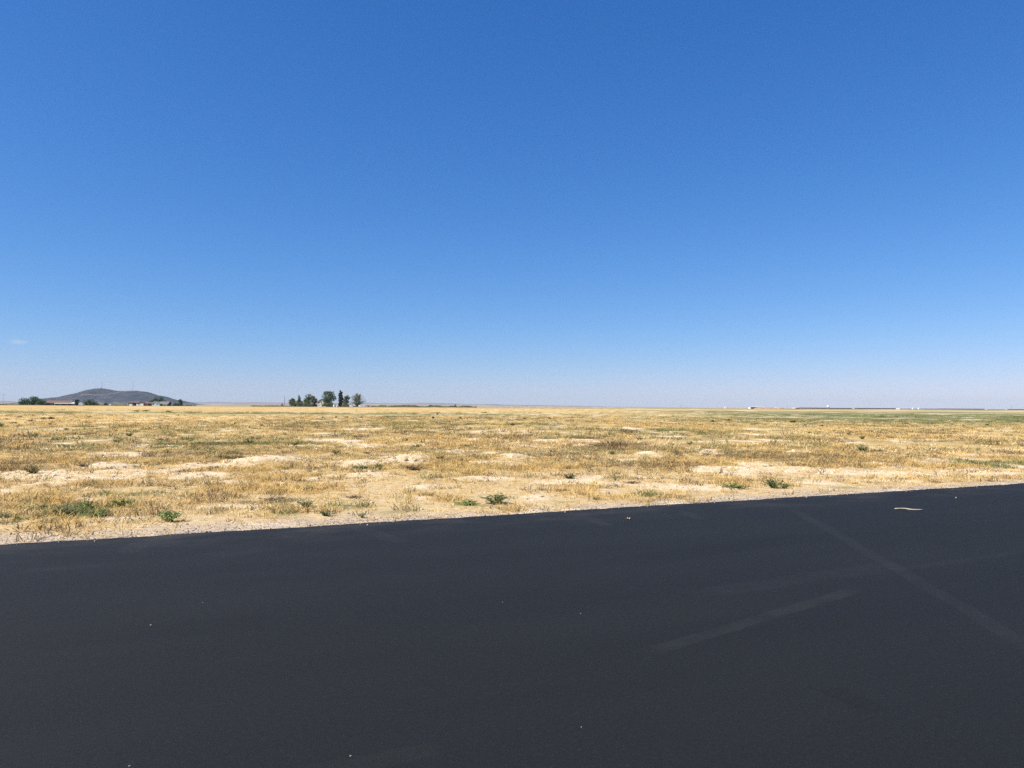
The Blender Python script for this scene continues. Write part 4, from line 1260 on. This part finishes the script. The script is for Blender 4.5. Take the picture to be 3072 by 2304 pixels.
# white camper beside it
t = Site('camper', 244, DL - 24, 'white parked camper between narrow dark tree and rounded tree', 'camper')
t.part('body', M_WHITE, MB().prism_y([(t.X(237.5), .5), (t.X(251), .5), (t.X(251), 1.5), (t.X(248), 1.7), (t.X(247.4), 3.0), (t.X(240), 3.1), (t.X(237.5), 2.6)], -1.2, 1.2))
t.part('window', M_GLASS, MB().box(t.X(239), t.X(246.5), -1.23, -1.203, 1.65, 2.15))
t.part('stripe', M_DARKW, MB().box(t.X(238), t.X(250), -1.22, -1.203, 1.15, 1.3))
for p in (240, 248.5):
    for y in (-1.1, 1.1):
        t.part('wheel', M_TYRE, MB().tube([(t.X(p), y - .12, .38), (t.X(p), y + .12, .38)], [.38, .38], 12))

# carport shed and garages
t = Site('shed', 396, DL, 'dark open shed with one white door, leftmost of the garages', 'shed')
t.part('wall', M_DARKW, MB().box(t.X(385), t.X(406), 0.0, 8, 0, t.Z(1207.6)))
t.part('roof', M_PINK, MB().prism_x([(-.8, t.Z(1208)), (4, t.Z(1206.2)), (8.8, t.Z(1208)), (8.8, t.Z(1207.5)), (4, t.Z(1205.6)), (-.8, t.Z(1207.5))], t.X(383.5), t.X(408)))
t.part('end_panel', M_METAL, MB().box(t.X(383.8), t.X(385) - .01, -.3, 8, 0, t.Z(1208)))
d = t.part('door', M_WHITE, MB().box(t.X(387.5), t.X(397), -.10, -.004, 0.05, t.Z(1211)))
for k in range(1, 4): MB().box(t.X(387.7), t.X(396.8), -.115, -.102, k * .55, k * .55 + .04).build('panel_rib', M_METAL, d)
t.part('post', M_DARKW, MB().box(t.X(402), t.X(402.6), -.5, -.2, 0, t.Z(1208)))

t = Site('garage', 430, DL - 5, 'low garage with two bright white doors and faded red roof', 'garage')
t.part('wall', M_PINK, MB().box(t.X(409), t.X(432), 0, 9, 0, t.Z(1208.6)))
t.part('red_wall', M_RED, MB().box(t.X(432) + .01, t.X(454), .6, 9, 0, t.Z(1209.2)))
t.part('roof', M_PINK, MB().prism_x([(-.8, t.Z(1208.8)), (4.5, t.Z(1206.4)), (9.8, t.Z(1208.8)), (9.8, t.Z(1208.2)), (4.5, t.Z(1205.8)), (-.8, t.Z(1208.2))], t.X(408), t.X(418)))
t.part('roof_ridge', M_PINK, MB().prism_y([(t.X(416.5), t.Z(1208)), (t.X(424), t.Z(1204.8)), (t.X(432.5), t.Z(1207.6)), (t.X(432.5), t.Z(1207)), (t.X(424), t.Z(1204.1)), (t.X(416.5), t.Z(1207.4))], -.9, 9.5))
t.part('gable', M_PINK, MB().prism_y([(t.X(417.2), t.Z(1208.3)), (t.X(431.8), t.Z(1208.0)), (t.X(424), t.Z(1204.9))], -.01, 8.9))
t.part('lean_to_roof', M_PINK, MB().prism_x([(-.6, t.Z(1210)), (5, t.Z(1207.5)), (9.6, t.Z(1208.5)), (9.6, t.Z(1207.9)), (5, t.Z(1206.9)), (-.6, t.Z(1209.3))], t.X(432.6), t.X(455)))
for a, b_, top in ((406.5, 416.3, 1212), (418.5, 430, 1208.6)):
    d = t.part('door', M_WHITE, MB().box(t.X(max(a, 409.1)), t.X(b_), -.12, -.012, 0.05, t.Z(top)))
    for k in range(1, 4): MB().box(t.X(max(a, 409.3)), t.X(b_ - .2), -.135, -.122, k * .55, k * .55 + .04).build('panel_rib', M_METAL, d)
t.part('opening_shade', M_DARKW, MB().box(t.X(444), t.X(453), .5, .59, 0, t.Z(1211.2)))  # dark slab on the wall, painted shade of an open bay
t.part('post', M_WHITE, MB().box(t.X(441), t.X(441.6), .2, .45, 0, t.Z(1210)))

# pale blue house
t = Site('blue_house', 470, DL - 12, 'pale blue gabled house with grey roof in front of wide tree', 'house')
t.part('wall', M_BLUE, MB().prism_y([(t.X(456), 0), (t.X(479), 0), (t.X(479), t.Z(1211.5)), (t.X(463.5), t.Z(1204.8)), (t.X(456), t.Z(1209.2))], 0, 11))
t.part('roof', M_GROOF, MB().prism_y([(t.X(454.5), t.Z(1210.3)), (t.X(463.5), t.Z(1204.6)), (t.X(481), t.Z(1212.3)), (t.X(481), t.Z(1211.6)), (t.X(463.5), t.Z(1203.8)), (t.X(454.5), t.Z(1209.6))], -.6, 11.5))
t.part('bargeboard', M_WHITE, MB().prism_y([(t.X(454.5), t.Z(1210.6)), (t.X(463.5), t.Z(1204.9)), (t.X(481), t.Z(1212.6)), (t.X(481), t.Z(1212.1)), (t.X(463.5), t.Z(1204.4)), (t.X(454.5), t.Z(1210.1))], -.72, -.61))
t.part('wing', M_DARKW, MB().box(t.X(479) + .02, t.X(502), 2.5, 10, 0, t.Z(1211.5)))
t.part('wing_roof', M_GROOF, MB().prism_x([(1.2, t.Z(1212)), (6.2, t.Z(1205)), (11, t.Z(1212)), (11, t.Z(1211.4)), (6.2, t.Z(1204.3)), (1.2, t.Z(1211.4))], t.X(474), t.X(503)))
t.part('porch_roof', M_TAN, MB().box(t.X(490), t.X(503), -1.5, 1.1, t.Z(1213.2), t.Z(1211.6)))
for p in (491, 497.5, 502): t.part('post', M_WHITE, MB().box(t.X(p) - .12, t.X(p) + .12, -1.4, -1.15, 0, t.Z(1213.2)))
for p in (459.5, 471):
    w = t.part('window', M_WHITE, MB().box(t.X(p) - .8, t.X(p) + .8, -.08, -.003, 1.0, 2.3))
    MB().box(t.X(p) - .68, t.X(p) + .68, -.10, -.082, 1.1, 2.2).build('pane', M_GLASS, w)

t = Site('storage_tank', 331.5, DL - 15, 'small upright white tank in the grass left of the garages', 'tank')
t.part('body', M_WHITE, MB().tube([(0, 0, 0), (0, 0, 1.55), (0, 0, 1.8)], [.85, .85, .45], 14))
t.part('cap', M_METAL, MB().tube([(0, 0, 1.8), (0, 0, 1.95)], [.3, .28], 10))

# white two-storey house behind the trees
t = Site('white_house', 963, DC + 8, 'white gabled two-storey house half hidden by farmstead trees', 'house')
t.part('wall', M_WHITE, MB().prism_y([(t.X(951.5), 0), (t.X(976), 0), (t.X(976), t.Z(1204)), (t.X(963.5), t.Z(1198.2)), (t.X(951.5), t.Z(1206.6))], 0, 12))
t.part('roof', M_DARKW, MB().prism_y([(t.X(949.8), t.Z(1208)), (t.X(963.5), t.Z(1198)), (t.X(978), t.Z(1205)), (t.X(978), t.Z(1203.9)), (t.X(963.5), t.Z(1196.8)), (t.X(949.8), t.Z(1206.8))], -.7, 12.5))
for p, z in ((957, 1.0), (957, 4.2), (964, 4.2), (970, 1.0)):
    w = t.part('window', M_METAL, MB().box(t.X(p) - .6, t.X(p) + .6, -.08, -.003, z, z + 1.4))
    MB().box(t.X(p) - .5, t.X(p) + .5, -.10, -.082, z + .1, z + 1.3).build('pane', M_GLASS, w)
t.part('chimney', M_BRICK, MB().box(t.X(968), t.X(968) + .8, 5, 5.8, t.Z(1201), t.Z(1196.5)))

def white_tank(px, top, D, w, label):
    t = Site('storage_tank', px, D, label, 'tank')
    h = t.Z(top)
    t.part('body', M_WHITE, MB().tube([(0, 0, 0), (0, 0, h * .8), (0, 0, h * .93)], [w, w, w * .45], 14))
    t.part('cap', M_METAL, MB().tube([(0, 0, h * .93), (0, 0, h)], [w * .3, w * .28], 10))
white_tank(1002, 1213.5, DC - 36, .95, 'taller white tank at the foot of the largest tree')
white_tank(1010.5, 1216.5, DC - 36, .75, 'shorter white tank right of the taller one under the trees')

def car(px, D, label, cat, van=False, rz=0.0):
    t = Site('parked_van' if van else 'parked_car', px, D, label, cat, rz)
    if van:
        prof = [(-2.0, .35), (2.0, .35), (2.05, 1.0), (1.5, 1.15), (.95, 2.1), (-1.9, 2.15), (-2.0, 1.6)]
    else:
        prof = [(-2.2, .35), (2.2, .35), (2.25, .8), (1.3, .95), (.7, 1.5), (-1.1, 1.52), (-1.9, 1.0), (-2.25, .9)]
    t.part('body', M_WHITE, MB().prism_y(prof, -.85, .85))
    for y0, y1 in ((-.87, -.852), (.852, .87)):
        t.part('side_window', M_GLASS, MB().box(-1.1 if not van else .1, .6 if not van else .95, y0, y1, 1.05 if not van else 1.3, 1.4 if not van else 1.9))
    for x in (-1.35, 1.35):
        for y in (-.8, .8):
            t.part('wheel', M_TYRE, MB().tube([(x, y - .1, .33), (x, y + .1, .33)], [.33, .33], 12))
car(1054, DC - 40, 'white van parked between small olive tree and fan-shaped tree', 'van', True)
car(1081, DC - 42, 'white vehicle parked under the right side of the fan-shaped tree', 'vehicle', True)
car(1090, DC - 38, 'low white car at the right end of the farmstead trees', 'car')

t = Site('barn', 1105, DC + 10, 'low white barn with red roof right of the farmstead trees', 'barn')
t.part('wall', M_WHITE, MB().box(t.X(1098), t.X(1111), 0, 6, 0, t.Z(1217.4)))
t.part('roof', M_RED, MB().prism_x([(-.5, t.Z(1217.6)), (3, t.Z(1215.9)), (6.5, t.Z(1217.6)), (6.5, t.Z(1217.1)), (3, t.Z(1215.2)), (-.5, t.Z(1217.1))], t.X(1097.5), t.X(1112)))
t.part('door', M_DARKW, MB().box(t.X(1103), t.X(1106), -.06, -.003, 0, 1.9))
t = Site('shed', 1113.5, DC - 10, 'small tan shed at the right end of the red-roofed barn', 'shed')
t.part('wall', M_TAN, MB().box(t.X(1111.3), t.X(1116), 0, 2.5, 0, t.Z(1217)))
t.part('roof', M_TAN, MB().prism_x([(-.2, t.Z(1217.1)), (1.25, t.Z(1216.2)), (2.7, t.Z(1217.1)), (2.7, t.Z(1216.8)), (1.25, t.Z(1215.8)), (-.2, t.Z(1216.8))], t.X(1111), t.X(1116.3)))
t.part('door', M_DARKW, MB().box(t.X(1113), t.X(1114.6), -.05, -.003, 0, 1.6))

# poles and masts
def pole(px, top, D, label, arms=1, r=.16):
    t = Site('utility_pole', px, D, label, 'utility pole')
    h = t.Z(top)
    t.part('post', M_POLE, MB().tube([(0, 0, -.2), (0, 0, h * .5), (0, 0, h)], [r, r * .9, r * .7], 8))
    for k in range(arms):
        z = h - .5 - k * 1.1
        t.part('crossarm', M_POLE, MB().box(-1.2, 1.2, -.07 - r, .07 - r, z - .08, z + .08))
        for x in (-1.05, -.4, .4, 1.05): t.part('insulator', M_GLASS, MB().tube([(x, -r, z + .08), (x, -r, z + .28)], [.05, .04], 6))
pole(853, 1189.5, DC + 30, 'tall wooden utility pole left of the centre farmstead trees', 1, .24)
pole(2298, 1216.5, 1500, 'thin pole right of the dark open shed on the horizon', 1, .1)
pole(2363, 1217, 1500, 'thin pole between the earth piles and white trailer', 1, .1)
pole(2125, 1217.5, 1700, 'faint pole left of the white silos on the horizon', 1, .1)

def lattice(name, px, top, base_py, D, wb, wt, label, cat, base_z=0.0, arms=0):
    t = Site(name, px, D, label, cat)
    t.root.location.z = base_z
    H = hz(px, top, D) - base_z
    n = 8
    m = MB()
    tr = max(.05, .000032 * D)
    legs = []
    for sx, sy in ((-1, -1), (1, -1), (1, 1), (-1, 1)):
        legs.append((sx, sy))
        t.part('leg', M_STEEL, MB().tube([(sx * wb, sy * wb, 0), (sx * wt, sy * wt, H)], [tr, tr], 4))
    for k in range(n):
        z0, z1 = H * k / n, H * (k + 1) / n
        w0, w1 = wb + (wt - wb) * k / n, wb + (wt - wb) * (k + 1) / n
        for i in range(4):
            a, b_ = legs[i], legs[(i + 1) % 4]
            m.tube([(a[0] * w0, a[1] * w0, z0), (b_[0] * w1, b_[1] * w1, z1)], [tr * .7, tr * .7], 4)
    t.part('bracing', M_STEEL, m)
    for k in range(arms):
        z = H * (.97 - .16 * k)
        t.part('crossarm', M_STEEL, MB().box(-H * .28, H * .28, -tr, tr, z - tr, z + tr))
def hz_hill(px, y): return float(hill_z(np.array([wx(px, HD)]), np.array([y]))[0])
lattice('radio_mast', 305, 1147, 1165, HD, 1.8, .6, 'tall lattice mast on the highest hilltop', 'mast', hz_hill(305, HD) - 1)
lattice('radio_mast', 398, 1143.5, 1168, HD, .8, .3, 'thin mast on the lower right hilltop', 'mast', hz_hill(398, HD) - 1)
lattice('pylon', 10, 1180.5, 1204, 1700, 1.6, .5, 'grey lattice pylon at the far left horizon', 'pylon', 0, 2)
lattice('pylon', 2043, 1214.5, 1223, 3000, 2.2, 1.0, 'faint lattice pylon on the horizon right of centre', 'pylon', 0, 2)
lattice('pylon', 3035, 1216.5, 1226, 2600, 2.2, 1.0, 'faint lattice pylon on the horizon at far right', 'pylon', 0, 2)
M_RWHITE = plain('hut_white', (0.72, 0.70, 0.68), None, .7, 1)
t = Site('equipment_hut', 302, HD - 6, 'small pale hut at the foot of the hilltop mast', 'hut'); t.root.location.z = hz_hill(302, HD - 6) - .5
t.part('wall', M_RWHITE, MB().box(-5, 5, -3, 3, 0, 4)); t.part('roof', M_GROOF, MB().prism_x([(-3.4, 4.0), (0, 5.2), (3.4, 4.0), (3.4, 4.3), (0, 5.6), (-3.4, 4.3)], -5.4, 5.4))

# right horizon: silos, open shed, earth piles, dairy barns
DR = 1500.0
for i, p in enumerate((2174, 2178.5)):
    t = Site('silo', p, DR, ('left' if i == 0 else 'right') + ' one of two small white silos on the right horizon', 'silo')
    h = t.Z(1219.8)
    t.part('body', M_WHITE, MB().tube([(0, 0, 0), (0, 0, h * .8)], [1.25, 1.25], 14))
    t.part('dome', M_METAL, MB().tube([(0, 0, h * .8 + .002), (0, 0, h * .93), (0, 0, h)], [1.3, .8, .12], 14))
    t.part('ladder', M_DARKW, MB().box(-1.75 if i == 0 else 1.4, -1.4 if i == 0 else 1.75, -.2, .2, 0, h * .85))
t = Site('open_shed', 2270, DR, 'dark open-fronted shed with pale roof on the right horizon', 'shed')
t.part('end_wall', M_WHITE, MB().box(t.X(2251), t.X(2253), 0, 14, 0, t.Z(1222)))
t.part('back_wall', M_DARKW, MB().box(t.X(2253) + .01, t.X(2288), 13.6, 14, 0, t.Z(1222)))
t.part('far_wall', M_DARKW, MB().box(t.X(2287), t.X(2288), 0, 13.5, 0, t.Z(1222.4)))
t.part('fascia', M_DARKW, MB().box(t.X(2253) + .02, t.X(2287) - .02, -.4, -.1, t.Z(1223.2), t.Z(1221.4)))
t.part('roof', M_METAL, MB().prism_x([(-.9, t.Z(1221.6)), (7, t.Z(1220.2)), (15, t.Z(1221.6)), (15, t.Z(1221.1)), (7, t.Z(1219.6)), (-.9, t.Z(1221.1))], t.X(2250), t.X(2289)))
for p in (2260, 2268, 2277, 2286): t.part('post', M_DARKW, MB().box(t.X(p) - .15, t.X(p) + .15, -.05, .3, 0, t.Z(1221.8)))

def pile(px0, px1, top, D, label, seed):
    x0, x1 = wx(px0, D), wx(px1, D); H = hz((px0 + px1) / 2, top, D)
    nx, ny = 34, 12
    V = []
    for j in range(ny):
        for i in range(nx):
            u, v = i / (nx - 1) * 2 - 1, j / (ny - 1) * 2 - 1
            r = max(0, 1 - u ** 4 - v * v * (1 - .2 * abs(u)))
            x, y = u * (x1 - x0) / 2, v * (x1 - x0) * .22
            V.append((x, y, H * r ** .7 * (.55 + .75 * float(fbm(np.array([x / 5 + seed]), np.array([y / 5]), seed, 4)[0])) - .05))
    Q = [(j * nx + i, j * nx + i + 1, (j + 1) * nx + i + 1, (j + 1) * nx + i) for j in range(ny - 1) for i in range(nx - 1)]
    o = link('earth_pile', np_mesh('earth_pile', np.array(V), np.array(Q), M_EARTH, True)); o.location = ((x0 + x1) / 2, D, 0)
    tag(o, label, 'earth pile')
pile(2262, 2330, 1221.8, DR - 30, 'long reddish earth pile in front of the dark open shed', 3)
pile(2330, 2352, 1222.2, DR - 20, 'short tan earth pile right of the long one', 4)

def box_trailer(px0, px1, top, D, label):
    t = Site('box_trailer', (px0 + px1) / 2, D, label, 'trailer')
    h = t.Z(top); a, b_ = t.X(px0), t.X(px1)
    t.part('body', M_WHITE, MB().box(a, b_, -1.25, 1.25, .9, h))
    t.part('frame_rail', M_DARKW, MB().box(a + .2, b_ - .2, -.6, .6, .6, .895))
    for x in (a + .9, b_ - .9):
        t.part('wheel', M_TYRE, MB().tube([(x, -1.2, .45), (x, -.9, .45)], [.45, .45], 12))
box_trailer(2325, 2331.5, 1222.5, DR - 40, 'small white trailer between the two earth piles')
box_trailer(2377, 2386.5, 1222.8, DR, 'white box trailer right of the earth piles')

def barn(px0, px1, top, D, wallm, roofm, label, deep=24, posts=6, rise=1.0):
    t = Site('dairy_barn', (px0 + px1) / 2, D, label, 'barn')
    a, b_ = t.X(px0), t.X(px1); h = CAMH + (1223.9 - top) * D / F * 0.55 + 0.5
    he = h * .74
    t.part('wall', wallm, MB().box(a, b_, 0, deep, 0, he))
    t.part('roof', roofm, MB().prism_x([(-1, he - .1), (deep / 2, h - .25), (deep + 1, he - .1), (deep + 1, he + .12), (deep / 2, h), (-1, he + .12)], a - .6, b_ + .6))
    for k in range(posts):
        x = a + (b_ - a) * (k + .5) / posts
        t.part('post', M_METAL, MB().box(x - .14, x + .14, -.35, -.05, 0, he - .12))
    t.part('curtain', M_DARKW, MB().box(a + .3, b_ - .3, -.045, -.004, he * .35, he * .85))
barn(2387, 2399, 1223.2, DR + 20, M_RED, M_RED, 'small red barn touching the white box trailer', 8, 2)
barn(2404, 2480, 1221.2, 2400, M_DARKW, M_GROOF, 'dark long barn left of the raised white tank')
barn(2490, 2556, 1222.2, 2400, M_DARKW, M_GROOF, 'dark long barn right of the raised white tank')
barn(2574, 2698, 1221.6, 2500, M_DARKW, M_GROOF, 'dark long barn with a flat outline left of the white roof')
barn(2699, 2762, 1221.5, 2450, M_WHITE, M_WHITE, 'long bright white barn on the right horizon')
barn(2772, 2822, 1223.4, 2600, M_GROOF, M_GROOF, 'low grey barn right of the bright white barn')
barn(2824, 2954, 1222.6, 2400, M_DARKW, M_DARKW, 'longest dark barn on the right horizon', 30, 12)
barn(2962, 3014, 1224.0, 2600, M_METAL, M_METAL, 'pale grey low barn left of the far right pylon')
barn(3037, 3110, 1223.4, 2400, M_DARKW, M_DARKW, 'dark barn cut by the right picture edge')
for i, p in enumerate((2738, 2756)):
    t = Site('silo', p, 2440, ('left' if i == 0 else 'right') + ' white silo top showing above the bright white barn', 'silo')
    h = 5.2
    t.part('body', M_WHITE, MB().tube([(0, 0, 0), (0, 0, h * .85)], [2.4, 2.4], 14)); t.part('dome', M_WHITE, MB().tube([(0, 0, h * .85 + .003), (0, 0, h)], [2.4, .5], 14))
t = Site('water_tower', 2484.5, 1900, 'white raised tank on legs between the dark barns', 'water tower')
h = t.Z(1215.8)
t.part('tank', M_WHITE, MB().tube([(0, 0, h * .55), (0, 0, h * .9), (0, 0, h)], [3.2, 3.2, 1.0], 16))
for x, y in ((-2.4, -2.4), (2.4, -2.4), (2.4, 2.4), (-2.4, 2.4)): t.part('leg', M_POLE, MB().tube([(x, y, 0), (x * .95, y * .95, h * .55)], [.28, .28], 6))
t.part('brace', M_POLE, MB().tube([(-2.4, -2.4, .5), (2.3, -2.3, h * .5)], [.16, .16], 5).tube([(2.4, -2.4, .5), (-2.3, -2.3, h * .5)], [.16, .16], 5))

# ------------------------------------------------------------------ haze
def build_haze():
    m = bpy.data.materials.new('thin_haze'); m.use_nodes = True
    nt = m.node_tree; nt.nodes.clear()
    out = nt.nodes.new('ShaderNodeOutputMaterial'); v = nt.nodes.new('ShaderNodeVolumePrincipled')
    v.inputs['Color'].default_value = (0.71, 0.92, 1.0, 1)
    v.inputs['Density'].default_value = HAZE
    v.inputs['Anisotropy'].default_value = 0.0
    nt.links.new(v.outputs[0], out.inputs['Volume'])
    o = MB().box(-22000, 22000, -5500, 22000, -2.5, 260).build('haze', m)
    tag(o, 'thin blue-white summer haze over the plain', 'haze', kind='stuff')
HAZE = 3.0e-5
build_haze()
